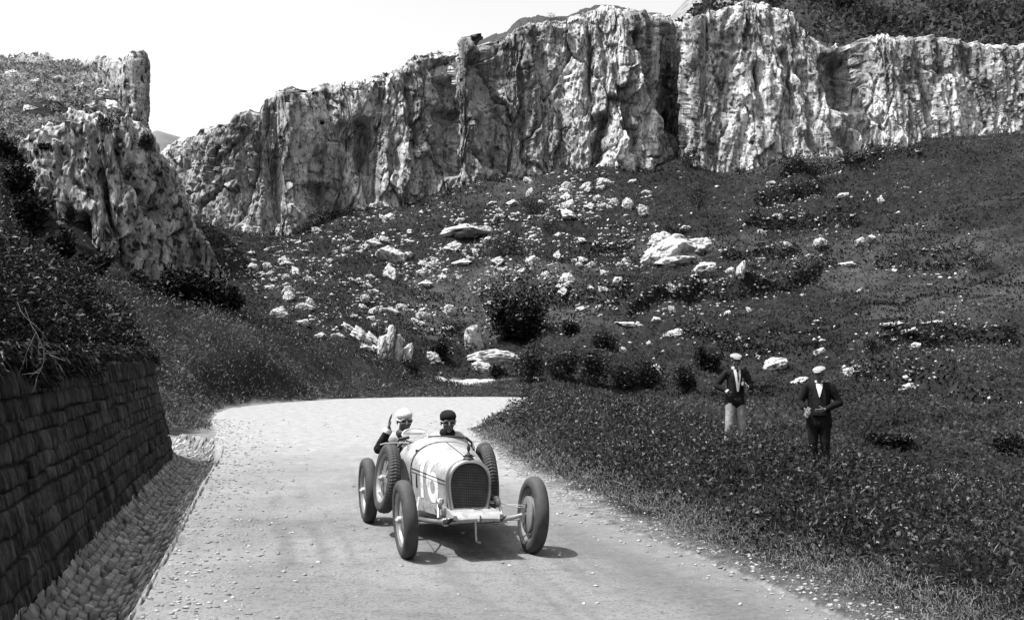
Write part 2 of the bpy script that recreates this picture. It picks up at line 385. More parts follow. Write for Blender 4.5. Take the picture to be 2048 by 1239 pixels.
# ------------------------------------------------------------------ road
def road_z(x, y):
    return road_fall(x, y) + 0.012 * fbm(x / 1.5, y / 1.5, seed=51) + 0.006 * fbm(x * 3, y * 3, seed=52)
U2 = np.linspace(-1.6, 1.6, 900); D2 = np.concatenate([np.linspace(0.6, 8, 40), np.geomspace(8.2, 60, 420)])
UU, DD = np.meshgrid(U2, D2); X, Y = UU * DD, DD - 3.5
sd = pdist(X.ravel(), Y.ravel(), ROAD, True).reshape(X.shape); ins = inside(X.ravel(), Y.ravel(), ROAD).reshape(X.shape)
keepv = ins | (sd < 0.25)
Z = road_z(X, Y) - np.where(ins, 0, 0.8 * sstep(0, 0.22, sd)) 
fm = keepv[:-1, :-1] & keepv[:-1, 1:] & keepv[1:, 1:] & keepv[1:, :-1]
rx = np.interp(Y, [p[1] for p in ROAD_R], [p[0] for p in ROAD_R])
n1 = fbm(X * 0.7, Y * 0.7, seed=53)
tar = sstep(1.5, 0.3, (rx - X) + 0.6 * n1) * sstep(20, 12, Y) * 0.8 + 0.55 * sstep(15, 6, Y) * (0.5 + 0.5 * n1) * sstep(-3.5, 1.0, X)
dust = sstep(14, 27, Y + 3 * n1) * 0.95 + 0.35 * sstep(0.9, 0.2, sd + 0.3 * n1)
lx = np.interp(Y, [p[1] for p in ROAD_L], [p[0] for p in ROAD_L]); cv = (X - lx) / np.maximum(rx - lx, 0.5)
wob = cv * 52 + 1.4 * fbm(X * 0.25, Y * 0.12, seed=54)
track = sstep(0.05, 0.75, vn(wob, Y * 0.09, seed=55) + 0.35 * fbm(X * 2.2, Y * 0.5, seed=56)) * 0.6 * sstep(-0.35, 0.35, fbm(X * 0.9, Y * 0.35, seed=58)) + 0.5 * sstep(0.2, 0.6, fbm(X * 1.3, Y * 1.3, seed=57)) * sstep(0.3, 0.0, cv)
V = np.stack([X, Y, Z], -1).reshape(-1, 3); F = gridfaces(*X.shape, fm)
used, inv = np.unique(F, return_inverse=True)
me = npmesh("road", V[used], inv.reshape(F.shape), True, {"tar": np.clip(tar, 0, 1).ravel()[used], "dust": np.clip(dust, 0, 1).ravel()[used], "track": np.clip(track * (1 - 0.65 * dust), 0, 1).ravel()[used]})
struct(newobj("road", me, M_ROAD))

# ------------------------------------------------------------------ polyline walking
def walk(poly, step):
    Pn = np.array(poly, float); seg = np.hypot(*np.diff(Pn, axis=0).T); cum = np.concatenate([[0], np.cumsum(seg)])
    s = np.arange(0, cum[-1], step)
    return s, np.interp(s, cum, Pn[:, 0]), np.interp(s, cum, Pn[:, 1]), cum[-1]
def at_s(poly, s):
    Pn = np.array(poly, float); seg = np.hypot(*np.diff(Pn, axis=0).T); cum = np.concatenate([[0], np.cumsum(seg)])
    x, y = np.interp(s, cum, Pn[:, 0]), np.interp(s, cum, Pn[:, 1])
    e = 0.15
    dx = np.interp(s + e, cum, Pn[:, 0]) - np.interp(s - e, cum, Pn[:, 0]); dy = np.interp(s + e, cum, Pn[:, 1]) - np.interp(s - e, cum, Pn[:, 1])
    l = np.hypot(dx, dy) + 1e-9
    return x, y, dx / l, dy / l, cum[-1]

# ------------------------------------------------------------------ dry stone wall
def build_wall():
    Vs, Fs, n0 = [], [], 0
    L = at_s(WALL_B, np.array([0.0]))[4]
    zb, row = -0.32, 0
    BAT = 0.22
    def put(s, off, z):
        x, y, tx, ty, _ = at_s(WALL_B, s)
        nx, ny = ty, -tx                      # towards the road
        inn = BAT * np.clip(z, -0.5, 3)
        return np.stack([x + nx * (off - inn), y + ny * (off - inn), z], -1)
    while zb < 1.62:
        h = random.uniform(0.11, 0.20)
        if zb + h > 1.6: h = 1.74 - zb
        s = -random.uniform(0, 0.3)
        while s < L:
            bl = random.uniform(0.14, 0.46)
            s0, s1 = max(s + 0.004, 0), min(s + bl - 0.004, L)
            s += bl
            if s1 - s0 < 0.08: continue
            nu, nv = 9, 6
            a, b = np.meshgrid(np.linspace(0, 1, nu), np.linspace(0, 1, nv))
            edge = np.minimum(np.minimum(a, 1 - a) * (s1 - s0), np.minimum(b, 1 - b) * h)
            sx = s0 + a * (s1 - s0); dz = 0.022 * vn(sx * 0.9, sx * 0 + row, seed=61)
            zz = zb + dz + 0.007 + b * (h - 0.014)
            seed = random.randint(0, 9999)
            off = random.uniform(-0.012, 0.018) + 0.009 * (1 - np.exp(-edge / 0.008)) + 0.026 * fbm(sx * 8, zz * 5, seed=seed % 50, octv=4, gain=0.65)
            jit = 0.012
            sx = sx + jit * vn(sx * 5, zz * 5, seed=70); zz = zz + jit * vn(sx * 5, zz * 5, seed=71)
            front = put(sx.ravel(), off.ravel(), zz.ravel())
            ring = [(0, i) for i in range(nu)] + [(j, nu - 1) for j in range(1, nv)] + [(nv - 1, i) for i in range(nu - 2, -1, -1)] + [(j, 0) for j in range(nv - 2, 0, -1)]
            ri = np.array([j * nu + i for j, i in ring])
            back = put(sx.ravel()[ri], np.full(len(ri), -0.15), zz.ravel()[ri])
            Vs += [front, back]
            Fs.append(gridfaces(nv, nu) + n0)
            k = len(ri); nb = n0 + len(front)
            i0 = np.arange(k); i1 = (i0 + 1) % k
            Fs.append(np.stack([ri[i1] + n0, ri[i0] + n0, nb + i0, nb + i1], -1))
            n0 += len(front) + k
        zb += h; row += 1
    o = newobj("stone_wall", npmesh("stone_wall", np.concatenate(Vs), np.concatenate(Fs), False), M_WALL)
    # rubble core behind the facing
    s = np.linspace(0, L - 0.01, 160); zz = np.linspace(-0.45, 1.66, 12)
    S, ZZ = np.meshgrid(s, zz)
    fr = put(S.ravel(), np.full(S.size, -0.035), ZZ.ravel())
    bk = put(S.ravel(), np.full(S.size, -0.45), ZZ.ravel())
    n = S.size; Fa = gridfaces(*S.shape)
    topi = np.arange(160) + 11 * 160
    tops = np.stack([topi[:-1], topi[1:], topi[1:] + n, topi[:-1] + n], -1)
    c = newobj("core", npmesh("core", np.concatenate([fr, bk]), np.concatenate([Fa, Fa[:, ::-1] + n, tops]), False), M_MORTAR, o)
    tag(o, "rough dry stone retaining wall of dark streaked blocks beside the gutter", "wall")
build_wall()

# ------------------------------------------------------------------ cobbled gutter
def build_gutter():
    L = at_s(GUT_O, np.array([0.0]))[4]
    N = 150
    s = np.linspace(0.0, L, N)
    ox, oy, tx, ty, _ = at_s(GUT_O, s)
    LI = at_s(WALL_B, np.array([0.0]))[4]
    INN = [p for p in WALL_B[:-1]] + [(-10.5, 25.4)]
    LI = at_s(INN, np.array([0.0]))[4]
    # inner border: matching arc fraction, adjusted so cross lines stay square to the run
    fr = np.interp(s / L, [0, 0.62, 0.80, 1], [0, 0.70, 0.80, 1.0])
    ix, iy, _, _, _ = at_s(INN, fr * LI)
    T = np.linspace(0, 1, 9)
    prof = -0.05 - 0.20 * np.sin(np.pi * np.clip(T * 0.92 + 0.06, 0, 1)) ** 1.2
    prof[0] = 0.0; prof[-1] = -0.02
    def pt(si, t):
        o = np.stack([np.interp(si, s, ox), np.interp(si, s, oy)], -1); i = np.stack([np.interp(si, s, ix), np.interp(si, s, iy)], -1)
        p = o * (1 - t[:, None]) + i * t[:, None]
        return np.stack([p[:, 0], p[:, 1], np.interp(t, T, prof) + 0.02 * fbm(p[:, 0], p[:, 1], seed=81)], -1)
    SS, TT = np.meshgrid(s, T, indexing='ij')
    base = pt(SS.ravel(), TT.ravel()) + np.array([0, 0, -0.03])
    bed = struct(newobj("gutter_bed", npmesh("gutter_bed", base, gridfaces(N, 9), True), M_GRIT))
    # stones
    Vs, Fs, n0 = [], [], 0
    t = 0.0; row = 0
    widths = []
    while t < 0.985:
        wd = 0.055 if row == 0 else random.uniform(0.055, 0.10)
        widths.append((t, min(t + wd, 1.0))); t += wd; row += 1
    for ri, (t0, t1) in enumerate(widths):
        si = random.uniform(0, 0.1)
        while si < L - 0.3:
            sl = random.uniform(0.14, 0.34) if ri == 0 else random.uniform(0.09, 0.24)
            g = 0.012
            c = np.array([[si + g, t0 + .008], [si + sl * .5, t0 + .003], [si + sl - g, t0 + .008], [si + sl - g * .5, (t0 + t1) / 2], [si + sl - g, t1 - .008],
                          [si + sl * .5, t1 - .003], [si + g, t1 - .008], [si + g * .5, (t0 + t1) / 2]])
            si += sl
            if random.random() < (0.12 if ri else 0.25): continue
            jit = RNG.normal(0, 1, c.shape) * [0.020, 0.008]
            c = c + jit
            lo = pt(c[:, 0], np.clip(c[:, 1], 0, 1))
            cen = lo.mean(0); hgt = random.uniform(-0.012, 0.02) + (0.02 if ri == 0 else 0)
            mid = cen + (lo - cen) * 0.93; mid[:, 2] = lo[:, 2] + hgt + 0.012
            top = cen + (lo - cen) * 0.62; top[:, 2] = lo[:, 2] + hgt + 0.019
            lo2 = lo.copy(); lo2[:, 2] -= 0.06
            capc = top.mean(0)[None] + [[0, 0, 0.004 + random.uniform(-.006, .006)]]
            Vs += [lo2, mid, top, capc]
            i0 = np.arange(8); i1 = (i0 + 1) % 8
            for a, b in ((0, 8), (8, 16)):
                Fs.append(np.stack([n0 + a + i0, n0 + a + i1, n0 + b + i1, n0 + b + i0], -1))
            j = np.arange(0, 8, 2)
            Fs.append(np.stack([n0 + 16 + j, n0 + 16 + j + 1, n0 + 16 + (j + 2) % 8, np.full(4, n0 + 24)], -1))
            n0 += 25
    F = np.concatenate(Fs)
    o = newobj("gutter", npmesh("gutter", np.concatenate(Vs), F, False), M_COBBLE)
    struct(o)
build_gutter()

# ------------------------------------------------------------------ cliffs
def curtain(name, cols, nS, nT, seed, amp=1.0, crev=(), depth_cap=40, cap_rise=0.10, lean=0.14, ledges=(), top_noise=0.35, tag_scrub=(), cap_dir=(0, 1), pale_top=False, fine=1.0, m=None):
    """cols: (px, depth, base_y, top_y). A displaced rock face standing on the hillside with a turfed top running back from its edge."""
    c = np.array(cols, float)
    # arc length parameter through plan points
    px = c[:, 0]; x = (px - 1024) / FPX * c[:, 1]; y = c[:, 1]
    zb = EYE + (HOR - c[:, 2]) / FPX * y; zt = EYE + (HOR - c[:, 3]) / FPX * (y + 1.5)
    cum = np.concatenate([[0], np.cumsum(np.hypot(np.diff(x), np.diff(y)))])
    s = np.linspace(0, cum[-1], nS)
    X, Y, ZB, ZT, PX = (np.interp(s, cum, a) for a in (x, y, zb, zt, px))
    k = np.ones(5) / 5
    tx = np.gradient(X); ty = np.gradient(Y)
    def sm(a, n): 
        p = np.pad(a, n, mode='edge'); return np.convolve(p, np.ones(2 * n + 1) / (2 * n + 1), 'valid')
    nsm = max(3, nS // 60)
    tx, ty = sm(tx, nsm), sm(ty, nsm)
    l = np.hypot(tx, ty) + 1e-9; NX, NY = ty / l, -tx / l
    ZT = ZT + top_noise * (1.3 * fbm(s / 3.0, s * 0, seed=seed + 5) + 1.0 * fbm(s / 0.9, s * 0, seed=seed + 6) - 1.1 * sstep(0.35, 0.8, vn(s / 1.6, s * 0, seed=seed + 30))) + 0.3
    t = np.linspace(0, 1, nT)
    S, T = np.meshgrid(s, t, indexing='ij')
    H = (ZT - ZB)[:, None]
    Zl = (ZB - 4.0)[:, None] + (H + 4.0) * T
    w1 = 2.2 * fbm(S / 9, Zl / 14, seed=seed + 1); w2 = 0.7 * fbm(S / 2.5, Zl / 5, seed=seed + 2)
    Sw = S + w1 + w2
    big = (1 - np.abs(vn(Sw / 9.0, Zl / 42, seed=seed + 3)) * 2)
    rid = (1 - np.abs(vn(Sw / 3.4, Zl / 17, seed=seed + 4)) * 2)
    f3 = fbm(Sw / 1.5, Zl / 6.5, seed=seed + 7, octv=4)
    f4 = fbm(Sw / 0.8, Zl / 4.0, seed=seed + 8, octv=6, gain=0.68)
    f5 = 1 - np.abs(fbm(Sw / 1.0, Zl / 7.0, seed=seed + 16, octv=4, gain=0.6)) * 3
    blk = np.abs(vn(S / 3.5 + 5, Zl / 2.6, seed=seed + 9))
    crack = -np.exp(-(vn(Sw / 2.2, Zl / 9, seed=seed + 12) / 0.07) ** 2) * 0.8 - np.exp(-(vn(S / 5, Zl / 3, seed=seed + 13) / 0.05) ** 2) * 0.35
    jx, jz = 0.10 * fbm(S / 0.8, Zl / 0.8, seed=seed + 20, octv=3), 0.14 * fbm(S / 0.8 + 9, Zl / 0.8, seed=seed + 21, octv=3)
    c1, e1 = facets((Sw + jx) / 3.8, (Zl + jz) / 15, seed + 22, 1.2); c2, e2 = facets((Sw + jx) / 1.5, (Zl + jz) / 5.5, seed + 23, 1.3)
    c3, e3 = facets((S + jx) / 0.66, (Zl + jz) / 1.8, seed + 24, 1.4); c4, e4 = facets((S + 0.5 * jx) / 0.30, (Zl + 0.5 * jz) / 0.6, seed + 25, 1.4)
    groove = np.exp(-(vn(Sw / 0.55, Zl / 8, seed=seed + 26) / 0.13) ** 2) * sstep(-0.3, 0.3, vn(S / 4, Zl / 6, seed=seed + 27))
    disp = amp * (0.40 * big + 0.15 * rid + 0.42 * c1 + 0.38 * c2 + fine * (0.22 * c3 + 0.10 * c4) + 0.10 * f3 + 0.20 * f4 + 0.1 * f5 - 0.20 * groove
                  - 0.45 * sstep(0.06, 0.0, e1) - 0.22 * sstep(0.07, 0.0, e2) + 0.25 * crack)
    PXg = np.interp(S.ravel(), cum, px).reshape(S.shape)
    PYg = HOR - (Zl - EYE) / np.interp(S.ravel(), cum, y).reshape(S.shape) * FPX
    for cx0, y0, cx1, y1, wd, dp in crev:      # vertical crevices: a line in the face, half width and depth in metres
        mpp = 125 / FPX
        tt = np.clip((PYg - y0) / (y1 - y0 + 1e-6), 0, 1)
        cc = cx0 + (cx1 - cx0) * tt + 5 * vn(PYg / 22, PYg * 0, seed=seed + int(cx0) % 37)
        prof = np.exp(-((PXg - cc) * mpp / wd) ** 2) * sstep(y0 - 14, y0 + 6, PYg) * sstep(y1 + 14, y1 - 6, PYg)
        disp = disp - 1.05 * dp * prof
    for bx, by, rx_, ry_, dp in ledges:        # bulges (+) and hollows (-)
        q = ((PXg - bx) / rx_) ** 2 + ((PYg - by) / ry_) ** 2
        disp = disp + 0.5 * dp * np.exp(-q ** 1.5)
    back = (lean * np.clip(-NY, 0.0, 1) ** 2)[:, None] * (Zl - ZB[:, None])
    edge = sstep(0.90, 1.0, T)
    disp = disp * (1 - 0.2 * edge) - 0.35 * sstep(0.955, 1.0, T) ** 2 * amp
    fx = X[:, None] + NX[:, None] * (disp - back); fy = Y[:, None] + NY[:, None] * (disp - back)
    Zl = Zl + amp * 0.25 * fbm(S / 1.1, Zl / 1.1, seed=seed + 10) * T
    scr = sstep(0.25, 0.5, fbm(S / 4, Zl / 3.0, seed=seed + 14) + 0.35 * sstep(0.75, 1.0, T) - 0.12) * 0.0
    for bx, by, rx_, ry_ in tag_scrub:
        q = ((PXg - bx) / rx_) ** 2 + ((PYg - by) / ry_) ** 2
        scr = np.maximum(scr, sstep(0.35, 0.6, np.exp(-q) + 0.35 * fbm(S / 1.2, Zl / 1.2, seed=seed + 15)))
    # turfed top
    kk = np.array([0.35, 1.0, 2.0, 3.5, 6, 9, 14, 20, 28, 40]) / 40 * depth_cap
    bx_ = fx[:, -1:] + cap_dir[0] * kk; by_ = fy[:, -1:] + cap_dir[1] * kk
    smz = np.convolve(np.pad(Zl[:, -1], 25, mode='edge'), np.ones(51) / 51, 'valid')[:, None]
    bl_ = sstep(0, 5, kk)[None]
    if isinstance(cap_rise, list):      # slope of the turf behind the edge, column by column
        cr = np.interp(PX, [p[0] for p in cap_rise], [p[1] for p in cap_rise])[:, None] + (smz - EYE) / Y[:, None]
    else: cr = cap_rise
    bz_ = Zl[:, -1:] * (1 - bl_) + smz * bl_ + kk * cr + 0.35 * fbm(bx_ / 2, by_ / 2, seed=seed + 11) * sstep(0, 3, kk) + 0.12
    bx_ = np.concatenate([bx_, bx_[:, -1:] + cap_dir[0] * 3], 1); by_ = np.concatenate([by_, by_[:, -1:] + cap_dir[1] * 3], 1)
    bz_ = np.concatenate([bz_, np.full((nS, 1), -2.0)], 1)
    AX, AY, AZ = np.concatenate([fx, bx_], 1), np.concatenate([fy, by_], 1), np.concatenate([Zl, bz_], 1)
    SC = np.concatenate([scr * 0.5, np.tile(sstep(0.2, 1.6, np.append(kk, kk[-1] + 3))[None] * 0.95, (nS, 1))], 1)
    TU = np.concatenate([scr * 0, np.tile(sstep(0.2, 1.6, np.append(kk, kk[-1] + 3))[None] * 0.95, (nS, 1))], 1)
    me = npmesh(name, np.stack([AX, AY, AZ], -1).reshape(-1, 3), gridfaces(*AX.shape)[:, ::-1], False, {"scrub": SC, "turf": TU if pale_top else TU * 0})
    o = newobj(name, me, m or M_CLIFF)
    return o
CL1 = [(305,119,420,312),(330,118,425,300),(365,117,440,282),(400,115,450,262),(440,113,455,245),(480,112,465,225),(520,111.5,472,207),(560,112,468,190),(590,112.5,458,180),(612,115,450,196),
       (622,118,440,205),(650,119,432,172),(690,119,425,168),(720,119.5,420,163),(760,120,415,152),(800,120.5,412,140),(835,121,408,122),(870,122,402,108),(900,122,395,98),(930,121,385,84),(958,122.5,352,92),
       (975,125,345,98),(1010,125,342,75),(1040,125,340,60),(1065,125.5,338,48),(1090,126,336,36),(1120,126,335,32),(1150,125.5,335,28),(1180,125,333,16),(1205,125,330,8),(1235,124.5,328,4),(1262,125,325,20),
       (1290,126,320,30),(1308,127,310,36),(1318,128,302,40),(1326,130,295,44),(1331,136,288,46),(1343,144,284,50),(1390,148,280,58)]
struct(curtain("cliff", CL1, 1250, 300, 100, lean=0.20, crev=[(733,235,748,410,0.9,2.6),(885,150,893,215,0.7,1.8),(888,215,898,345,0.8,2.6),(962,110,968,330,0.8,1.8),(1265,170,1272,300,0.6,2.0),(1205,230,1190,320,0.7,1.6),
       (640,370,650,430,1.2,2.0),(700,250,690,290,1.0,1.6),(820,150,840,290,0.5,1.2),(770,180,800,330,0.6,1.2),(1050,130,1052,330,0.5,1.1),(1130,70,1120,180,0.6,1.0),(1170,60,1178,250,0.5,1.1),(1300,60,1330,260,0.5,1.2),(1235,130,1262,240,0.5,1.0),(560,330,565,440,0.5,1.0),(470,300,478,440,0.4,0.8)],
       ledges=[(930,190,34,110,1.6),(720,290,38,60,-1.2),(560,370,100,60,-1.2),(680,320,60,60,-1.5),(990,160,30,50,-1.4),(1010,195,26,26,1.2),(1100,230,60,70,-0.8),(1215,270,40,50,1.0),(1340,180,22,110,-1.0),(840,260,35,120,0.8)],
       tag_scrub=[(1100,50,34,10),(1010,82,46,9),(790,235,18,14),(1330,60,46,16),(1345,110,16,34),(690,275,14,10),(660,178,12,8),(880,112,10,8),(1235,60,0.1,0.1)], cap_rise=[(300,-.03),(930,-.02),(960,.016),(1100,.018),(1150,-.02),(1240,-.01),(1270,.010),(1330,.012),(1360,-.05)]))
CL2 = [(1392,156,285,60),(1380,141,286,52),(1370,131,290,46),(1371,127.5,298,44),(1389,126,308,40),(1410,125.5,318,28),(1440,126,336,16),(1480,126,345,4),(1520,125.5,348,-4),(1560,126,346,0),(1590,126,340,10),(1615,126,335,22),
       (1640,126.5,328,52),(1660,127,322,80),(1685,127.5,315,104),(1705,130,308,96),(1730,130,300,72),(1770,129,290,72),(1810,129,282,76),(1850,130,270,78),(1900,131,262,82),(1960,132,258,86),(2060,133,256,92),(2200,134,255,95),(2420,135,255,100)]
struct(curtain("cliff", CL2, 850, 270, 300, lean=0.20, amp=0.85, crev=[(1585,90,1600,200,0.5,1.3),(1625,120,1640,300,0.6,1.5),(1690,110,1700,215,1.0,2.4),(1520,120,1535,230,0.7,1.6),(1460,60,1470,130,0.4,1.0),(1680,265,1690,310,0.5,1.5)],
       ledges=[(1500,200,34,44,1.6),(1450,260,50,40,0.8),(1440,85,60,6,-1.0),(1570,250,60,70,-0.6),(1420,120,40,60,0.8)],
       tag_scrub=[(1560,28,48,10),(1600,60,30,26),(1665,60,26,30),(1700,170,16,44),(1640,40,30,12)], depth_cap=30, cap_rise=0.22, cap_dir=(0.3, 1)))
LCA = [(20,61,440,345),(45,59,465,315),(60,57.5,480,290),(80,56.6,490,274),(100,56,500,256),(130,55.6,520,240),(165,55.4,545,234),(195,55.4,556,240),(230,55.6,570,258),(262,56,588,262),(295,57,598,276),(318,58,602,312),(345,59,604,350),(372,60,606,412),(400,61.5,606,480),(420,63,606,540),(436,66,604,600)]
struct(curtain("cliff", LCA, 620, 280, 500, pale_top=True, fine=1.7, m=M_CRAG, amp=0.50, crev=[(150,430,150,520,0.8,1.3),(195,340,235,470,0.5,0.9),(255,480,262,560,0.5,1.0),(322,420,306,575,0.7,1.3),(365,470,352,590,0.8,1.0),(240,300,300,430,0.4,0.8)], depth_cap=14, cap_rise=0.10, lean=0.04, top_noise=0.45, cap_dir=(-0.30, 0.9),
       ledges=[(150,470,26,30,-0.8)], tag_scrub=[(135,440,14,26),(215,250,26,20),(290,290,14,18),(60,400,14,60),(390,520,26,60),(90,330,12,12)]))
LCB = [(60,97,200,124),(100,95,200,131),(150,92,200,138),(185,88,220,136),(205,84,240,136),(225,82,260,135),(245,81,280,132),(268,80,300,130),(284,80.5,310,131),(290,82,310,136),(291,88,305,138),(289,96,300,136)]
struct(curtain("cliff", LCB, 260, 160, 700, pale_top=True, m=M_CRAG, fine=1.6, amp=0.30, depth_cap=10, cap_rise=-0.02, lean=0.03, top_noise=0.3, cap_dir=(-0.4, 0.9), tag_scrub=[(235,215,20,30),(255,262,20,14)]))

# ------------------------------------------------------------------ hills behind
def hillmesh(name, pts, zfun, m, nx, ny, xr, yr, attrs=None):
    X, Y = np.meshgrid(np.linspace(*xr, nx), np.linspace(*yr, ny)); Z = zfun(X, Y)
    o = newobj(name, npmesh(name, np.stack([X, Y, Z], -1).reshape(-1, 3), gridfaces(ny, nx), True, attrs(X, Y) if attrs else {"gravel": X * 0, "pale": X * 0}), m)
    return struct(o)
# slope rising behind and above the right-hand cliff
def zh1(X, Y):
    u = X / Y
    z0 = interp(u, [(0.08, 14), (0.11, 24), (0.128, 33), (0.19, 38), (0.235, 39), (0.28, 36), (0.5, 37)])
    sl_ = interp(u, [(0.08, 0.0), (0.11, 0.18), (0.128, 0.36), (0.15, 0.40), (0.19, 0.5), (0.23, 0.8), (0.30, 0.85), (0.5, 0.8)])
    return z0 + (Y - 146) * sl_ + 1.2 * fbm(X / 9, Y / 9, seed=90)
hillmesh("hill", None, zh1, M_GROUND, 200, 80, (11, 190), (146, 260), lambda X, Y: {"gravel": X * 0, "pale": 0.12 + 0.75 * sstep(0.20, 0.16, X / Y)})
# far pale hills closing the valley
def zh2(X, Y):
    rid = zy(266, 900) + 0 * X
    h = interp(X / Y, [(-0.5, 0.6), (-0.33, 0.93), (-0.296, 1.0), (-0.27, 0.96), (-0.2, 0.8), (0.1, 0.6)])
    return rid * h * sstep(560, 900, Y) + 4 * fbm(X / 60, Y / 60, seed=95) * sstep(900, 600, Y) 
hillmesh("hill", None, zh2, M_FARHILL, 160, 60, (-520, 60), (560, 905))
# ------------------------------------------------------------------ leaves, blades, stalks
def leaves(pos, ln, wd, up=0.5, droop=0.35):
    """one folded leaf or blade per point: base, two sides, tip"""
    n = len(pos)
    a = RNG.normal(0, 1, (n, 3)); a[:, 2] = np.abs(a[:, 2]) * (0.4 + 2.2 * up) + 0.0
    a /= np.linalg.norm(a, axis=1)[:, None]
    b = np.cross(a, RNG.normal(0, 1, (n, 3))); b /= np.linalg.norm(b, axis=1)[:, None] + 1e-9
    ln = np.broadcast_to(ln, (n,))[:, None]; wd = np.broadcast_to(wd, (n,))[:, None]
    p0 = pos; p2 = pos + a * ln; p2[:, 2] -= (droop * ln[:, 0] * RNG.random(n))
    m = pos + a * ln * 0.5
    V = np.stack([p0, m + b * wd * .5, p2, m - b * wd * .5], 1).reshape(-1, 3)
    return V, np.arange(4 * n).reshape(-1, 4)
def leafobj(name, pos, ln, wd, m, up=0.5, droop=0.35, parent=None):
    V, F = leaves(np.asarray(pos, float), ln, wd, up, droop)
    return newobj(name, npmesh(name, V, F), m, parent)
def tubes(paths, r0, r1, k=5):
    """thin tapering stalks through lists of points"""
    Vs, Fs, n0 = [], [], 0
    for pts in paths:
        pts = np.asarray(pts, float); n = len(pts)
        tg = np.gradient(pts, axis=0); tg /= np.linalg.norm(tg, axis=1)[:, None] + 1e-9
        ref = np.array([0, 0, 1.0]) if abs(tg[0, 2]) < 0.9 else np.array([1.0, 0, 0])
        bn = np.cross(tg, ref); bn /= np.linalg.norm(bn, axis=1)[:, None] + 1e-9; nn = np.cross(bn, tg)
        an = np.arange(k) * 2 * np.pi / k
        r = np.linspace(r0, r1, n)[:, None, None]
        ring = pts[:, None] + r * (np.cos(an)[None, :, None] * bn[:, None] + np.sin(an)[None, :, None] * nn[:, None])
        Vs.append(ring.reshape(-1, 3))
        i = np.arange(n * k).reshape(n, k); j = np.roll(i, -1, 1)
        Fs.append(np.stack([i[:-1], j[:-1], j[1:], i[1:]], -1).reshape(-1, 4) + n0); n0 += n * k
    return np.concatenate(Vs), np.concatenate(Fs)

# meadow to the right of the road
def meadow():
    n = 330000
    d = np.exp(RNG.uniform(np.log(7.2), np.log(33), n)); u = RNG.uniform(-0.10, 0.60, n)
    x, y = u * d, d
    vx = np.interp(y, [p[1] for p in VERGE], [p[0] for p in VERGE])
    far_e = np.interp(x, [-2, 4, 5.1, 6.5, 8, 12], [32.5, 31.5, 28, 23.5, 19.5, 17])
    s = x - vx + 0.30 * fbm(x * 1.3, y * 1.3, seed=200)
    cl = fbm(x * 0.9, y * 0.9, seed=201, octv=3); c2 = fbm(x * 3.0, y * 3.0, seed=202, octv=2)
    keep = (s > -0.05) & (y < far_e) & (RNG.random(n) < np.clip(0.25 + 0.9 * sstep(0, 0.9, s), 0, 1)) & (RNG.random(n) < 0.72 + 0.6 * c2)
    x, y, s, cl, c2 = x[keep], y[keep], s[keep], cl[keep], c2[keep]
    hump = np.exp(-((x - 0.6) / 2.4) ** 2 - ((y - 27) / 5.5) ** 2)
    h = (0.07 + 0.30 * sstep(0.0, 0.8, s)) * (0.72 + 0.85 * cl + 0.45 * c2) + 0.16 * hump
    h = np.clip(h, 0.03, 0.6) * (1 - 0.75 * np.exp(-((x - 3.9) / 0.7) ** 2) * (y < 22.0) * (y > 18.6)) * (1 - 0.75 * np.exp(-((x - 4.95) / 0.75) ** 2) * (y < 20.6) * (y > 17.2))
    z = zg(x, y) + h * RNG.random(len(x)) ** 0.75
    pos = np.stack([x, y, z], -1)
    k = 0.72 + 0.022 * y
    g = RNG.random(len(x)) < 0.45
    struct(leafobj("meadow_plants", pos[~g], (0.040 + 0.045 * RNG.random((~g).sum())) * k[~g], (0.019 + 0.020 * RNG.random((~g).sum())) * k[~g], M_LEAF, 0.35), 'stuff', "leafy wild plants covering the bank beside the road")
    struct(leafobj("meadow_grass", pos[g] - [0, 0, 0.02], (0.08 + 0.10 * RNG.random(g.sum())) * k[g], 0.006 * k[g] + 0.002, M_LEAF, 1.1, 0.5), 'stuff', "grass blades among the wild plants of the meadow")
    # pale flower heads on top of the plants
    nf = 3000
    i = RNG.choice(len(x), nf * 4); i = i[(fbm(x[i] * 0.8, y[i] * 0.8, seed=205) > -0.02) & (s[i] > 0.5)][:nf]
    fp = pos[i].copy(); fp[:, 2] = zg(x[i], y[i]) + h[i] * RNG.uniform(0.85, 1.1, len(i)) + 0.02
    V, F = leaves(fp, 0.017 * k[i], 0.017 * k[i], 0.2, 0.1)
    struct(newobj("wildflowers", npmesh("wildflowers", V, F), M_PETAL), 'stuff', "small pale flower heads dotted over the meadow")
    # dry grass fringe hanging over the verge
    n = 26000
    d = np.exp(RNG.uniform(np.log(7.2), np.log(30), n)); vx = np.interp(d, [p[1] for p in VERGE], [p[0] for p in VERGE])
    x = vx + RNG.normal(0.12, 0.22, n) + 0.2 * fbm(vx * 2, d * 1.3, seed=207); pos = np.stack([x, d, zg(x, d) + 0.04 * RNG.random(n)], -1)
    struct(leafobj("verge_grass", pos, 0.05 + 0.09 * RNG.random(n), 0.005 + 0.0003 * d, M_DRY, 0.5, 0.8), 'stuff', "dry grass fringe along the road verge")
meadow()

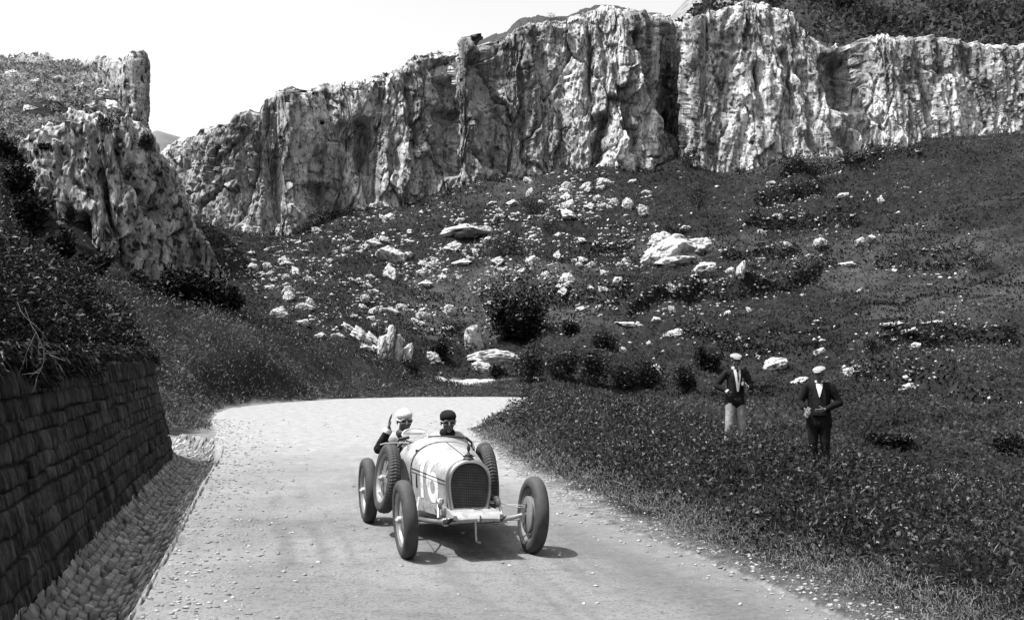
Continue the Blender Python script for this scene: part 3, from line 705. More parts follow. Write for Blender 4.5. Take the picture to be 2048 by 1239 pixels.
# scrub on the bank above the wall
def bank_scrub():
    n = 260000
    d = np.exp(RNG.uniform(np.log(4.5), np.log(26.5), n)); off = RNG.gamma(1.6, 1.25, n) + 0.12
    wx = wall_x(d); x = wx - 0.28 - off; y = d
    ok = (x > -0.60 * d - 1.0) & ~((d > 23.7) & (off > 6))
    x, y, off = x[ok], y[ok], off[ok]
    cl = fbm(x * 0.55, y * 0.55, seed=210, octv=3); c2 = fbm(x * 2.4, y * 2.4, seed=211, octv=2)
    h = np.clip(0.68 + 0.80 * cl + 0.35 * c2 + 0.10 * np.clip(off, 0, 3), 0.12, 1.5)
    z = np.maximum(zg(x, y), np.where(y < 24, 1.55, 0)) + h * RNG.random(len(x)) ** 0.6
    pos = np.stack([x, y, z], -1)
    ln = (0.035 + 0.05 * RNG.random(len(x))) * (0.7 + 0.032 * y)
    struct(leafobj("bank_scrub", pos, ln, ln * 0.34, M_SCRUB, 0.35), 'stuff', "dense dark scrub covering the bank above the wall")
    # trailing growth over the wall head
    n = 26000
    d = np.exp(RNG.uniform(np.log(4.5), np.log(24), n)); wx = wall_x(d)
    hang = 0.30 * np.clip(0.35 + fbm(d * 0.9, d * 0, seed=213) * 1.2, 0, 1)
    x = wx - 0.36 + 0.10 * RNG.random(n); z = 1.80 - hang * RNG.random(n) + 0.15 * RNG.random(n)
    struct(leafobj("trailing_plants", np.stack([x, d, z], -1), 0.05 + 0.08 * RNG.random(n), 0.014 + 0.012 * RNG.random(n), M_SCRUB, -0.1, 1.0), 'stuff', "trailing growth hanging over the top of the wall")
    # bare stems sticking out of the scrub
    for (px, py, dd, sp, lab) in ((52, 640, 9.4, 0.42, "pale bare forked branch hanging out of the dark scrub above the wall"), (225, 706, 17.5, 0.28, "thin bare twig lying over the top of the wall near its far end")):
        b0 = np.array([(px - 1024) / FPX * dd, dd, zy(py, dd)]); paths = []
        def grow(p, dirv, l, lev):
            pts = [p]; 
            for i in range(5):
                dirv = dirv + RNG.normal(0, 0.16, 3); dirv /= np.linalg.norm(dirv); pts.append(pts[-1] + dirv * l / 5)
            paths.append(pts)
            if lev:
                for q in (2, 3, 4, 5):
                    if RNG.random() < 0.8: grow(pts[q], dirv + RNG.normal(0, 0.55, 3), l * 0.55, lev - 1)
        for k in range(2): grow(b0 + RNG.normal(0, .03, 3) + [-.1, 0.1, .1], np.array([0.45, -0.25, -0.65]), sp, 2)
        V, F = tubes(paths, 0.004, 0.0018, 4)
        tag(newobj("bare_branch", npmesh("bare_branch", V, F), M_TWIG), lab, "branch")
bank_scrub()

# grass on the left spur and round the bend
def spur_grass():
    n = 190000
    d = np.exp(RNG.uniform(np.log(23.8), np.log(66), n)); u = RNG.uniform(-0.55, 0.12, n); x, y = u * d, d
    ins = inside(x, y, ROAD); sdr = pdist(x, y, ROAD, True)
    gx = np.interp(y, [p[1] for p in GUT_O], [p[0] for p in GUT_O])
    gut = (y < 30) & (x > -9.6) & (x > gx - 2.4) & (y < 28.6)
    rockp = np.exp(-((x + 1.2) / 2.6) ** 6 - ((y - 64) / 4.2) ** 6)
    ok = (~ins) & (sdr > 0.06 + 0.35 * fbm(x, y, seed=221)) & (~gut) & (x < 1.0) & (rockp < 0.4)
    x, y, sdr = x[ok], y[ok], sdr[ok]
    cl = fbm(x * 0.6, y * 0.6, seed=222, octv=3)
    h = np.clip((0.20 + 0.26 * sstep(0.2, 2.0, sdr)) * (0.8 + 1.1 * cl), 0.04, 0.9) + 0.35 * sstep(0.1, 0.4, cl) * sstep(1, 3, sdr) * (y < 47)
    h = h * (1 - 0.75 * ((y > 50) & (x > -4.5)))
    pos = np.stack([x, y, zg(x, y) + h * RNG.random(len(x))], -1)
    ln = (0.07 + 0.09 * RNG.random(len(x))) * (0.55 + 0.016 * y)
    near = (sdr < 3.2 + 1.2 * cl) & (RNG.random(len(x)) < 0.75)
    struct(leafobj("spur_grass", pos[~near], ln[~near], ln[~near] * 0.22, M_LEAF, 0.6), 'stuff', "rough grass and herbs on the spur left of the bend")
    struct(leafobj("roadside_herbs", pos[near], ln[near], ln[near] * 0.22, M_HERB, 0.6), 'stuff', "lighter dusty grass and herbs along the outer edge of the bend")
spur_grass()

# tufts over the whole hillside
def hill_tufts():
    n = 290000
    d = np.exp(RNG.uniform(np.log(20), np.log(131), n)); u = RNG.uniform(-0.47, 0.56, n); x, y = u * d, d
    ins = inside(x, y, ROAD)
    path = np.exp(-((x + 1.2) / 2.6) ** 6 - ((y - 64) / 4.2) ** 6)
    far_e = np.interp(x, [-2, 4, 5.1, 6.5, 8, 12], [30, 29.5, 26, 21.5, 18, 16.5])
    ok = (~ins) & (path < 0.4) & ((x > 0.4) | (y > 62)) & (y > far_e) & (y > 20) & ((u > -0.30) | (y < 60))
    x, y = x[ok], y[ok]
    cl = fbm(x / 5, y / 5, seed=231, octv=4); u = x / y
    h = np.clip(0.16 + 0.35 * cl, 0.03, 0.7) * np.where(y > 60, 1.0, 1.3) * (1 - 0.85 * ((y > 50) & (y < 63) & (x < 6) & (x > -6)))
    pos = np.stack([x, y, zg(x, y) + h * RNG.random(len(x)) ** 1.2], -1)
    ln = (0.12 + 0.18 * RNG.random(len(x))) * (0.35 + 0.0085 * y)
    struct(leafobj("hillside_grass", pos, ln, ln * 0.5, M_HILLGRASS, 0.4), 'stuff', "short dark grass and herbs over the rocky hillside")
hill_tufts()
M_SLOPE = mat("bleached_grass", 0.08, 0.42, 0.4, 0.9, island=0.7, spec=0.1, trans=0.4)
def slope_grass():
    n = 42000
    d = RNG.uniform(60, 99, n); u = RNG.uniform(-0.50, -0.30, n); x, y = u * d, d
    cl = fbm(x / 4, y / 4, seed=236, octv=4); ok = RNG.random(n) < 0.6 + 0.9 * cl
    x, y, cl = x[ok], y[ok], cl[ok]
    pos = np.stack([x, y, zg(x, y) + (0.25 + 0.3 * cl) * RNG.random(len(x))], -1); ln = (0.16 + 0.24 * RNG.random(len(x)))
    struct(leafobj("slope_grass", pos, ln, ln * 0.5, M_SLOPE, 0.4), 'stuff', "bleached grass on the slope above the left-hand crag")
slope_grass()

# ------------------------------------------------------------------ shrubs
M_LEAF_SHADE = mat("dark_evergreen_leaf", 0.004, 0.016, 1.2, 0.6, island=0.7, spec=0.2)  # thicket leaves, and the leaves that paint the shadow at the crag foot
def blob_leaves(cent, rad, n, ln, m, name, parent, hollow=0.25, up=0.3, asp=0.45):
    ps = []
    for c, r in zip(cent, rad):
        k = max(12, int(n * (r[0] * r[1]) / sum(q[0] * q[1] for q in rad)))
        v = RNG.normal(0, 1, (k, 3)); v /= np.linalg.norm(v, axis=1)[:, None]
        rr = (hollow + (1 - hollow) * RNG.random(k) ** 0.5)[:, None]
        rr = rr * (1 + 0.28 * fbm(v[:, 0] * 2.2 + c[0], v[:, 1] * 2.2 + c[1], v[:, 2] * 2.2, seed=240))[:, None]
        q = c + v * rr * r
        ps.append(q[q[:, 2] > 0.0])
    p = np.concatenate(ps); l = ln * (0.6 + 0.8 * RNG.random(len(p)))
    return leafobj(name, p, l, l * asp, m, up, 0.3, parent)
def shrub(px, py, wpx, hpx, label, group, n=900, nb=5, d=None, z=None, name="shrub", m=None, ln=None, cat="shrub"):
    if d is None:
        q = hit(px, py)
        if q is None: return
        X, Y, Zg = q
    else: X, Y, Zg = (px - 1024) / FPX * d, d, zy(py, d)
    W, H = wpx / FPX * Y, hpx / FPX * Y
    o = empty(name, (X, Y, Zg - 0.05 * H)); tag(o, label, cat, group)
    cs, rs = [], []
    for i in range(nb):
        a = RNG.uniform(0, 6.28); r = RNG.uniform(0.1, 0.36)
        sx = RNG.uniform(0.16, 0.27) * W
        cs.append(np.array([math.cos(a) * r * W, math.sin(a) * r * W * 0.8, H * RNG.uniform(0.35, 0.72)])); rs.append(np.array([sx, sx, H * RNG.uniform(0.26, 0.38)]))
    cs.append(np.array([0, 0, H * 0.35])); rs.append(np.array([W * 0.36, W * 0.3, H * 0.36]))
    blob_leaves(cs, rs, n, ln or max(0.10, 0.05 * W), m or M_SCRUB, "foliage", o)
    if wpx > 22:
        paths = []
        for c in cs[:4]: paths.append([np.array([RNG.normal(0, .03), RNG.normal(0, .03), -0.1 * H]), c * [0.3, 0.3, 0.5], c])
        V, F = tubes(paths, 0.03 * H, 0.008 * H, 5)
        newobj("stem", npmesh("stem", V, F), M_BARK, o)
    return o
G1 = "shrubs in the dry streambed below the hillside"
shrub(1030, 680, 146, 96, "large dark rounded tree standing alone in the middle of the lower hillside", None, 9000, 10, name="tree", cat="tree", ln=0.26)
shrub(1012, 512, 70, 64, "tall dark bush beside the overhanging slab on the hillside", None, 1500, 6)
shrub(993, 452, 28, 30, "small round dark bush above the overhanging slab", None, 500, 4)
shrub(1065, 425, 62, 34, "low wide dark bush high on the slope under the cliff", None, 900, 5)
shrub(1103, 465, 48, 30, "dark bush among the scattered rocks, to the upper side of the tall dark bush", None, 700, 5)
shrub(1392, 415, 66, 60, "dark bush in the turf hollow under the cleft of the cliff", None, 1000, 5)
shrub(905, 668, 74, 30, "low flat dark bush left of the large rounded tree", None, 900, 5)
for k, (px, py, wd, ht, lab) in enumerate([(1062, 765, 84, 80, "bushy scrub just below the large rounded tree, beside the pale slab"), (1125, 762, 84, 84, "tall bushy scrub at the road bend, second from the pale slab"),
        (1190, 770, 84, 76, "bushy scrub behind the bend, middle of the row"), (1250, 778, 80, 60, "low bushy scrub behind the meadow edge"), (1310, 778, 86, 64, "broad scrub before the terraced field, beyond the meadow"),
        (1372, 788, 74, 60, "scrub growing close behind the man with the light trousers"), (1215, 700, 66, 50, "loose scrub above the row of bushes at the bend"), (1140, 672, 50, 36, "loose scrub right of the large rounded tree"),
        (880, 720, 60, 44, "dark scrub in the gully between two pale rock outcrops"), (820, 748, 50, 36, "dark scrub at the foot of the upright rock outcrop"), (1000, 755, 44, 26, "low scrub in front of the pale slab"), (1420, 742, 60, 54, "dark scrub on the slope left of the two standing men")]):
    shrub(px, py, wd, ht, lab, G1, 2200, 7, ln=0.15, m=M_SCRUB if k % 3 else M_LEAF)
G2 = "dark bushes on the right-hand hillside"
for px, py, wd, ht, lab in [(1755, 702, 60, 34, "dark bush behind the man holding papers"), (1955, 545, 80, 66, "broad dark bush near the edge of the terraced slope"), (1648, 505, 40, 26, "small dark bush at the end of a terrace bank"),
        (1860, 700, 60, 30, "dark bush among pale stones low on the slope"), (1600, 395, 50, 22, "flat dark bush on the upper terrace"), (1500, 452, 30, 18, "small dark bush on the turf below the cliff"), (1350, 470, 70, 20, "low dark bush above the large pale outcrop"), (1700, 455, 70, 18, "low hedge-like bush on the upper terrace bank")]:
    shrub(px, py, wd, ht, lab, G2, 800, 5)
G3 = "dark bushes at the foot of the cliff"
for px, py, wd, ht, lab in [(655, 445, 80, 36, "dark thicket at the cliff foot left of the deep crevice"), (700, 432, 46, 24, "dark bush at the cliff foot right of the thicket"), (845, 412, 50, 22, "dark bush under the pale buttress"), (985, 355, 50, 22, "dark bush in the corner right of the pale buttress"),
        (1375, 335, 60, 40, "dark bush at the mouth of the cleft"), (1480, 350, 30, 18, "dark bush below the right-hand cliff"), (1265, 335, 40, 22, "dark bush at the cliff foot left of the cleft"), (1700, 325, 60, 26, "dark bush at the foot of the receding right-hand cliff")]:
    shrub(px, py, wd, ht, lab, G3, 800, 5)
G4 = "shrubs along the cliff top"
for k, (px, py, d_, wd, ht) in enumerate([(935, 88, 125, 26, 20), (652, 182, 121, 16, 12), (686, 172, 122, 14, 8), (720, 164, 122, 18, 8), (880, 105, 124, 18, 10), (865, 112, 124, 10, 14), (1005, 80, 128, 40, 12), (1050, 58, 128, 46, 14), (1100, 36, 129, 34, 16), (1165, 30, 127, 16, 16), (990, 92, 127, 30, 12),
        (1280, 30, 129, 30, 10), (1330, 44, 131, 34, 12), (760, 152, 122, 26, 7), (835, 122, 123, 22, 8), (560, 192, 115, 18, 8), (440, 246, 115, 14, 8), (405, 258, 117, 16, 9), (310, 300, 121, 20, 14), (1480, 8, 129, 20, 9), (1575, 24, 128, 60, 26), (1612, 62, 128, 40, 40), (1655, 84, 130, 40, 30), (1530, 20, 127.5, 36, 14)]):
    shrub(px, py + (10 if px < 700 else 6), wd, ht, "small dark shrub rooted along the top edge of the cliff", G4, 260, 4, d=d_ - 0.8, name="cliff_shrub")
G5 = "shrubs clinging to the rock faces"
for k, (px, py, d_, wd, ht) in enumerate([(792, 250, 119, 34, 30), (1108, 60, 124.5, 60, 26), (1345, 125, 128, 26, 60), (700, 282, 118, 24, 16), (1272, 290, 125, 16, 30), (1590, 90, 124.5, 60, 40), (560, 280, 110.5, 16, 12), (1010, 210, 124, 18, 16), (480, 262, 111, 18, 10),
        (1700, 200, 129, 40, 80), (645, 250, 118, 14, 10), (1505, 290, 124, 24, 10)]):
    shrub(px, py, wd, ht, "dark shrub clinging to a ledge of the cliff face", G5, 420, 5, d=d_, name="cliff_shrub")
G6 = "bushes on the left-hand crag"
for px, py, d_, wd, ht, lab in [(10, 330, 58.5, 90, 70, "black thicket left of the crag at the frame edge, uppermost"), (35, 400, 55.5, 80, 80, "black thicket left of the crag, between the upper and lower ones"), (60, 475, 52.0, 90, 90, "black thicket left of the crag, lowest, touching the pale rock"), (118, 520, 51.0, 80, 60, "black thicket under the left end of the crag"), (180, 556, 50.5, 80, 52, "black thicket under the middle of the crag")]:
    shrub(px, py, wd, ht, lab, "thickets beside the crag", 2600, 7, d=d_, m=M_LEAF_SHADE, ln=0.2)
for px, py, d_, wd, ht, lab in [(296, 604, 52.5, 80, 62, "black thicket under the crag, nearest the scrub bank"), (352, 608, 53.0, 100, 84, "big black thicket in the cave shadow at the crag foot"), (412, 614, 54.0, 110, 84, "broad black thicket at the right-hand end of the crag foot"), (462, 622, 56.0, 70, 56, "black thicket trailing from the crag foot onto the spur")]:  # thickets added to paint the crag's dark cast shadow
    shrub(px, py, wd, ht, lab, "thickets in the shade of the crag", 3000, 7, d=d_, m=M_LEAF_SHADE, ln=0.2)
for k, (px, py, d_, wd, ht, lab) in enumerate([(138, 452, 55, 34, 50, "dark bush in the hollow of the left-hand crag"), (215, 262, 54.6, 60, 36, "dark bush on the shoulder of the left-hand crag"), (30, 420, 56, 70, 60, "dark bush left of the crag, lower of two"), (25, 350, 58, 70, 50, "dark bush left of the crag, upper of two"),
        (290, 300, 56.4, 40, 34, "dark bush on the outer edge of the left-hand crag"), (245, 252, 79, 40, 34, "bush growing at the foot of the rock tower"), (90, 300, 56.4, 30, 16, "small bush on the pale brow of the crag"), (330, 600, 56, 70, 50, "dark bush in the shade under the crag"), (400, 604, 58, 90, 60, "broad dark bush in the shade at the end of the crag"), (270, 590, 54, 50, 30, "low dark bush at the foot of the crag")]):  # the two bushes labelled as shadow are added to darken the crag foot
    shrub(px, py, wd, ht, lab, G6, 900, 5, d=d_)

HB = ["long dark hedge bank above the large rounded tree", "dark bank curving up behind the terraced field", "dark bank high on the right-hand slope, upper one", "dark bank ending beside the tall terrace turn", "short dark bank left of the tall terrace turn", "dark bank in the turf hollow below the right-hand cliff", "long bank with pale stones on the far terraced slope", "short low bank right of the upper boulders", "bank slanting down towards the man in light trousers", "low bank behind the man holding papers", "lowest bank on the slope behind the meadow", "bank close under the right-hand cliff"]
for (pts, st_, rc_), lab in zip(TERRACES, HB):  # dark leaf strips: part bank growth, part painted shade on the bank faces
    X_ = np.array(pts); L_ = abs(X_[-1, 0] - X_[0, 0]); n = int(240 * L_ / 2)
    xx = RNG.uniform(X_[0, 0], X_[-1, 0], n); yl = np.interp(xx, X_[:, 0], X_[:, 1]) + 0.5 * vn(xx / 2.0, xx * 0, seed=31)
    hh = 0.15 + 0.75 * np.clip(0.55 + fbm(xx / 2.2, xx * 0 + st_, seed=245), 0, 1)
    yy = yl + RNG.normal(-0.15, 0.28, n); pos = np.stack([xx, yy, zg(xx, yy) + hh * RNG.random(n)], -1)
    c0 = pos.mean(0); pos = pos - c0; ln_ = 0.16 + 0.14 * RNG.random(n)
    hb = leafobj("hedge", pos, ln_, ln_ * 0.5, M_SCRUB, 0.3); hb.location = c0
    tag(hb, lab, "hedge", "hedge banks along the terraces")

for px, d_, wd, ht, lab in [(1700, 29.5, 90, 30, "dark low scrub just behind the man holding papers"), (1790, 27.0, 110, 36, "dark scrub behind the meadow edge, second beyond the man holding papers"), (1880, 24.5, 120, 36, "dark scrub in the dip behind the meadow, second from the frame edge"), (1985, 23.5, 130, 40, "dark scrub in the dip behind the meadow at the frame edge"), (1560, 33.5, 90, 30, "dark low scrub in the dip between the two standing men"), (1905, 33.0, 120, 34, "dark scrub on the first rise beyond the meadow"), (1790, 37.0, 110, 30, "dark scrub at the foot of the terraced slope"), (2020, 36.0, 110, 40, "dark scrub at the foot of the terraced slope by the frame edge")]:
    X_ = (px - 1024) / FPX * d_; Z_ = float(zg(np.array([X_]), np.array([d_]))[0])
    shrub(px, HOR - (Z_ - EYE) / d_ * FPX, wd, ht, lab, "dark scrub in the dip beyond the meadow", 2400, 8, d=d_, m=M_SCRUB, ln=0.11)
def hill_scrub():
    n = 60000
    Y_ = RNG.uniform(147, 225, n); X_ = RNG.uniform(0.125, 0.47, n) * Y_
    cl = fbm(X_ / 9, Y_ / 9, seed=246, octv=4); ok = RNG.random(n) < 0.45 + 1.1 * cl
    X_, Y_ = X_[ok], Y_[ok]
    pos = np.stack([X_, Y_, zh1(X_, Y_) + 1.2 * RNG.random(len(X_)) * (0.5 + np.clip(cl[ok], 0, 1) * 2)], -1); ln_ = 0.5 + 0.6 * RNG.random(len(X_))
    struct(leafobj("hilltop_scrub", pos, ln_, ln_ * 0.55, M_HILLGRASS, 0.4), 'stuff', "scrub covering the hill above the right-hand cliff")
hill_scrub()

# ------------------------------------------------------------------ boulders
def rock_mesh(i):
    bm = bmesh.new(); bmesh.ops.create_icosphere(bm, subdivisions=5, radius=1.0)
    V = np.array([v.co[:] for v in bm.verts]); F = np.array([[v.index for v in f.verts] for f in bm.faces]); bm.free()
    n = RNG.normal(0, 1, (20, 3)); n /= np.linalg.norm(n, axis=1)[:, None]; dc = RNG.uniform(0.55, 0.95, 20)      # fracture planes
    dots = V @ n.T; r = np.min(np.where(dots > 0.15, dc[None] / np.maximum(dots, 0.15), 9), axis=1); V = V * np.minimum(r, 1.25)[:, None]
    a, e = facets(V[:, 0] * 2.4 + V[:, 1] * 1.1 + i * 9, V[:, 2] * 3.6 + V[:, 1] * 0.8, 300 + i, 1.3); b, e2 = facets(V[:, 0] * 5.5 - V[:, 1] * 3 + i, V[:, 2] * 7.5 + V[:, 1] * 3, 340 + i, 1.3)
    nn = fbm(V[:, 0] * 3 + i * 7, V[:, 1] * 3, V[:, 2] * 3, seed=300 + i, octv=5, gain=0.65)
    V = V * (1 + 0.07 * a + 0.035 * b + 0.05 * nn - 0.06 * sstep(0.10, 0, e) - 0.03 * sstep(0.12, 0, e2))[:, None]
    me = npmesh("boulder", V, F); me.materials.append(M_ROCK)
    return me
ROCKS = [rock_mesh(i) for i in range(14)]
def boulder(px, py, wpx, hpx, label, group, tilt=None, i=None, name="boulder"):
    q = hit(px, py + hpx * 0.42)
    if q is None: return None
    X, Y, Z = q
    o = bpy.data.objects.new(name, ROCKS[random.randrange(14) if i is None else i]); C.objects.link(o)
    W, H = wpx / FPX * Y / 2, hpx / FPX * Y / 2
    o.scale = (W * 1.15, (W * 0.5 + H * 0.5) * 1.1, H * 1.3)
    o.location = (X, Y + 0.15 * W, Z + H * 0.55)
    o.rotation_euler = (random.uniform(-.3, .3), (random.uniform(-.35, .1) if tilt is None else tilt), random.uniform(-.5, .5))
    tag(o, label, "rock", group)
    return o
boulder(930, 462, 104, 30, "wide overhanging grey slab jutting from the middle of the hillside", None, -0.22, 3)
boulder(905, 492, 44, 22, "rock under the overhanging slab on the hillside", None)
boulder(780, 506, 44, 40, "tall pale pointed boulder left of the overhanging slab", None, -0.7)
boulder(780, 545, 28, 44, "narrow upright rock below the tall pale pointed boulder", None)
boulder(1345, 495, 116, 56, "large pale rock outcrop on the right of the hillside", "pieces of the large pale outcrop")
for px, py, w_, h_ in [(1305, 515, 56, 40), (1390, 490, 56, 44), (1345, 522, 80, 22), (1320, 482, 46, 30), (1372, 512, 60, 26)]:
    boulder(px, py, w_, h_, "craggy piece of the large pale outcrop on the right of the hillside", "pieces of the large pale outcrop")
for px, py, w_, h_, tl in [(764, 690, 20, 56, 0.10), (780, 682, 22, 72, 0.18), (796, 696, 20, 58, 0.30), (810, 708, 18, 40, 0.35)]:
    boulder(px, py, w_, h_, "narrow upright blade of the striped rock outcrop at the gully edge", "blades of the upright striped outcrop", tl)
for px, py, w_, h_, tl in [(700, 656, 40, 20, 0.5), (722, 668, 44, 22, 0.55), (744, 682, 46, 24, 0.6), (762, 700, 34, 22, 0.5), (735, 696, 34, 16, 0.4)]:
    boulder(px, py, w_, h_, "tilted slab of the sloping ledge left of the striped outcrop", "slabs of the sloping rock ledge", tl)
boulder(975, 716, 96, 26, "long flat white slab beside the road bend", None, 0.0)
boulder(965, 735, 56, 24, "broken pale rock under the long flat white slab", None)
boulder(947, 680, 44, 56, "ribbed rock face above the long flat white slab", None, -0.4)
boulder(868, 714, 36, 28, "squat pale boulder in the gully between the upright outcrop and the slab", None)
boulder(560, 628, 44, 32, "pale boulder heap on the skyline of the grassy spur", None)
boulder(1205, 364, 30, 20, "bright round boulder high under the cliff", None)
boulder(1138, 429, 40, 22, "broad tilted grey boulder in the upper middle of the slope", None)
boulder(1265, 362, 22, 12, "small bright boulder just below the cliff foot, right of the round one", None)
boulder(1263, 647, 84, 10, "low strip of pale stone beside the lower terrace", None, 0.1)
boulder(1412, 534, 48, 36, "rough pale boulder right of the large outcrop", None)
boulder(1483, 539, 18, 36, "stacked pale boulder at the turn of the terrace", None)
boulder(1552, 725, 54, 36, "pale rock heap behind the man in light trousers", None)
for px, py, w_, h_ in [(20, 150, 34, 16), (70, 165, 26, 14), (120, 160, 40, 20), (160, 175, 30, 18), (205, 190, 44, 26), (230, 215, 40, 34), (60, 215, 30, 14), (110, 200, 26, 14), (180, 215, 34, 20), (250, 245, 36, 30), (30, 255, 24, 12), (215, 160, 34, 20), (140, 140, 24, 12), (262, 275, 34, 26)]:
    boulder(px, py, w_, h_, "grey rock on the bleached slope above the left-hand crag", "rocks on the slope above the crag")
HAND = [(778,435,28,18),(746,485,40,24),(765,478,24,16),(730,492,22,14),(808,473,12,10),(592,545,24,24),(576,593,22,20),(609,613,36,16),(530,627,14,12),(641,670,26,14),(675,671,26,14),(604,645,28,18),(723,613,22,14),(709,632,16,12),(776,620,40,14),(801,613,26,12),(742,636,24,10),
 (844,545,24,20),(850,567,36,18),(925,524,40,16),(996,520,30,18),(897,655,26,12),(1025,406,30,16),(1084,404,16,11),(1253,409,24,20),(1287,421,26,26),(1126,409,16,12),(999,421,16,9),(1132,558,26,22),(1126,572,30,14),(1217,603,20,12),(1162,617,22,12),(1075,595,24,16),(1235,560,20,24),(1340,570,22,12),
 (1259,607,14,8),(1348,667,40,14),(1297,687,16,12),(1311,740,20,20),(1559,434,16,18),(1686,390,28,16),(1762,401,18,14),(1573,490,24,18),(1621,510,18,10),(1544,366,24,10),(1701,528,44,14),(1784,648,42,14),(1813,662,50,14),(1868,644,40,12),(1824,750,30,14),(1813,775,36,12),(1700,742,30,16),(1600,760,30,14),
 (540,575,26,16),(620,560,20,14),(570,555,18,12),(505,520,20,10),(535,500,30,12),(500,505,26,10),(660,520,16,10),(690,500,14,10),(830,640,18,10),(1180,575,18,12),(1210,545,22,14),(1150,520,16,14),(1115,510,18,24),(1165,480,24,12),(1115,470,20,10),(1205,410,14,10),(1195,395,18,12),(1110,395,18,14),(1060,385,16,20),(985,405,18,10)]
for px, py, w_, h_ in HAND:
    where = ("on the right-hand terraced slope" if px > 1480 else "near the large outcrop" if px > 1240 else "in the gully below the spur" if (px < 730 and py > 600) else "low on the middle of the slope" if py > 540 else "on the upper slope below the cliff")
    size = "broad flat" if w_ > 1.9 * h_ else "upright" if h_ > w_ else "squat"
    boulder(px, py, w_, h_, f"{size} pale boulder lying {where}", "pale boulders on the hillside")
def dens(px, py):
    a = np.exp(-((px - 900) / 330) ** 2 - ((py - 520) / 130) ** 2) + 0.8 * np.exp(-((px - 1150) / 130) ** 2 - ((py - 410) / 70) ** 2) + 0.7 * np.exp(-((px - 640) / 130) ** 2 - ((py - 600) / 60) ** 2)
    a += 0.35 * np.exp(-((px - 1330) / 200) ** 2 - ((py - 580) / 70) ** 2) + 0.30 * np.exp(-((px - 1850) / 180) ** 2 - ((py - 700) / 90) ** 2) + 0.22 * np.exp(-((px - 1650) / 170) ** 2 - ((py - 440) / 70) ** 2) + 0.5 * np.exp(-((px - 520) / 70) ** 2 - ((py - 510) / 40) ** 2)
    return a
def rand_px():
    while True:
        px, py = random.uniform(440, 2040), random.uniform(335, 790)
        ok = py < (560 + (px - 420) * 0.42 if px < 760 else 760)
        cl = 0.5 + 0.9 * float(vn(np.array([px / 38.0]), np.array([py / 24.0]), seed=330)[0])
        if ok and random.random() < dens(px, py) * max(cl, 0.02): return px, py
nrand = 0
while nrand < 205:
    px, py = rand_px(); w_ = 7 + 19 * random.random() ** 1.8; h_ = w_ * random.uniform(0.45, 0.95)
    where = ("on the right-hand terraced slope" if px > 1480 else "on the slope near the large outcrop" if px > 1240 else "on the lower middle slope" if py > 540 else "on the upper slope below the cliff")
    size = "small" if w_ < 12 else "fair-sized"
    if boulder(px, py, w_, h_, f"{size} pale limestone rock lying loose {where}", "loose rocks on the hillside", name="rock"): nrand += 1
# scree too small to count
def scree():
    Vs, Fs, n0 = [], [], 0
    bm = bmesh.new(); bmesh.ops.create_icosphere(bm, subdivisions=1, radius=1.0)
    B = np.array([v.co[:] for v in bm.verts]); FB = np.array([[v.index for v in f.verts] for f in bm.faces]); bm.free()
    for k in range(7600):
        if k % 6 == 0 and TERRACES:
            T_ = random.choice(TERRACES)[0]; xx = random.uniform(T_[0][0], T_[-1][0]); yy = np.interp(xx, [p[0] for p in T_], [p[1] for p in T_]) + random.gauss(0, 0.5)
            q = (xx, yy, float(zg(np.array([xx]), np.array([yy]))[0]))
        else:
            px, py = rand_px(); q = hit(px, py)
        if q is None: continue
        s = (1.6 + 6.0 * random.random() ** 2.2) / FPX * q[1] * 0.6
        v = B * (1 + 0.28 * RNG.normal(0, 1, (len(B), 1))) * s * np.array([random.uniform(.8, 1.6), 1, random.uniform(.5, .9)])
        Vs.append(v + np.array(q) + [0, 0, s * 0.25]); Fs.append(FB + n0); n0 += len(B)
    struct(newobj("scree", npmesh("scree", np.concatenate(Vs), np.concatenate(Fs)), M_ROCK), 'stuff', "scattered small pale stones over the hillside")
scree()
# loose grit on the road edges
def grit():
    bm = bmesh.new(); bmesh.ops.create_icosphere(bm, subdivisions=1, radius=1.0)
    B = np.array([v.co[:] for v in bm.verts]); FB = np.array([[v.index for v in f.verts] for f in bm.faces]); bm.free()
    n = 7500
    y = np.exp(RNG.uniform(np.log(7.4), np.log(34), n)); rx = np.interp(y, [p[1] for p in ROAD_R], [p[0] for p in ROAD_R]); vx = np.interp(y, [p[1] for p in VERGE], [p[0] for p in VERGE]); lx = np.interp(y, [p[1] for p in ROAD_L], [p[0] for p in ROAD_L])
    x = np.where(RNG.random(n) < 0.5, rx + (vx - rx) * RNG.normal(0.35, 0.42, n), np.where(RNG.random(n) < 0.8, lx + np.abs(RNG.normal(0, 0.55, n)) + 0.03, lx + (rx - lx) * RNG.random(n)))
    ins = inside(x, y, ROAD); z = np.where(ins, road_z(x, y), zg(x, y))
    s = (0.004 + 0.017 * RNG.random(n) ** 4) * (0.8 + 0.02 * y)
    V = B[None] * (1 + 0.25 * RNG.normal(0, 1, (n, len(B), 1))) * s[:, None, None] * np.array([1.2, 1.1, 0.6]) + np.stack([x, y, z + s * 0.2], -1)[:, None]
    F = FB[None] + (np.arange(n) * len(B))[:, None, None]
    struct(newobj("grit", npmesh("grit", V.reshape(-1, 3), F.reshape(-1, 3)), M_ROADSTONE), 'stuff', "loose stones along the road edges")
grit()
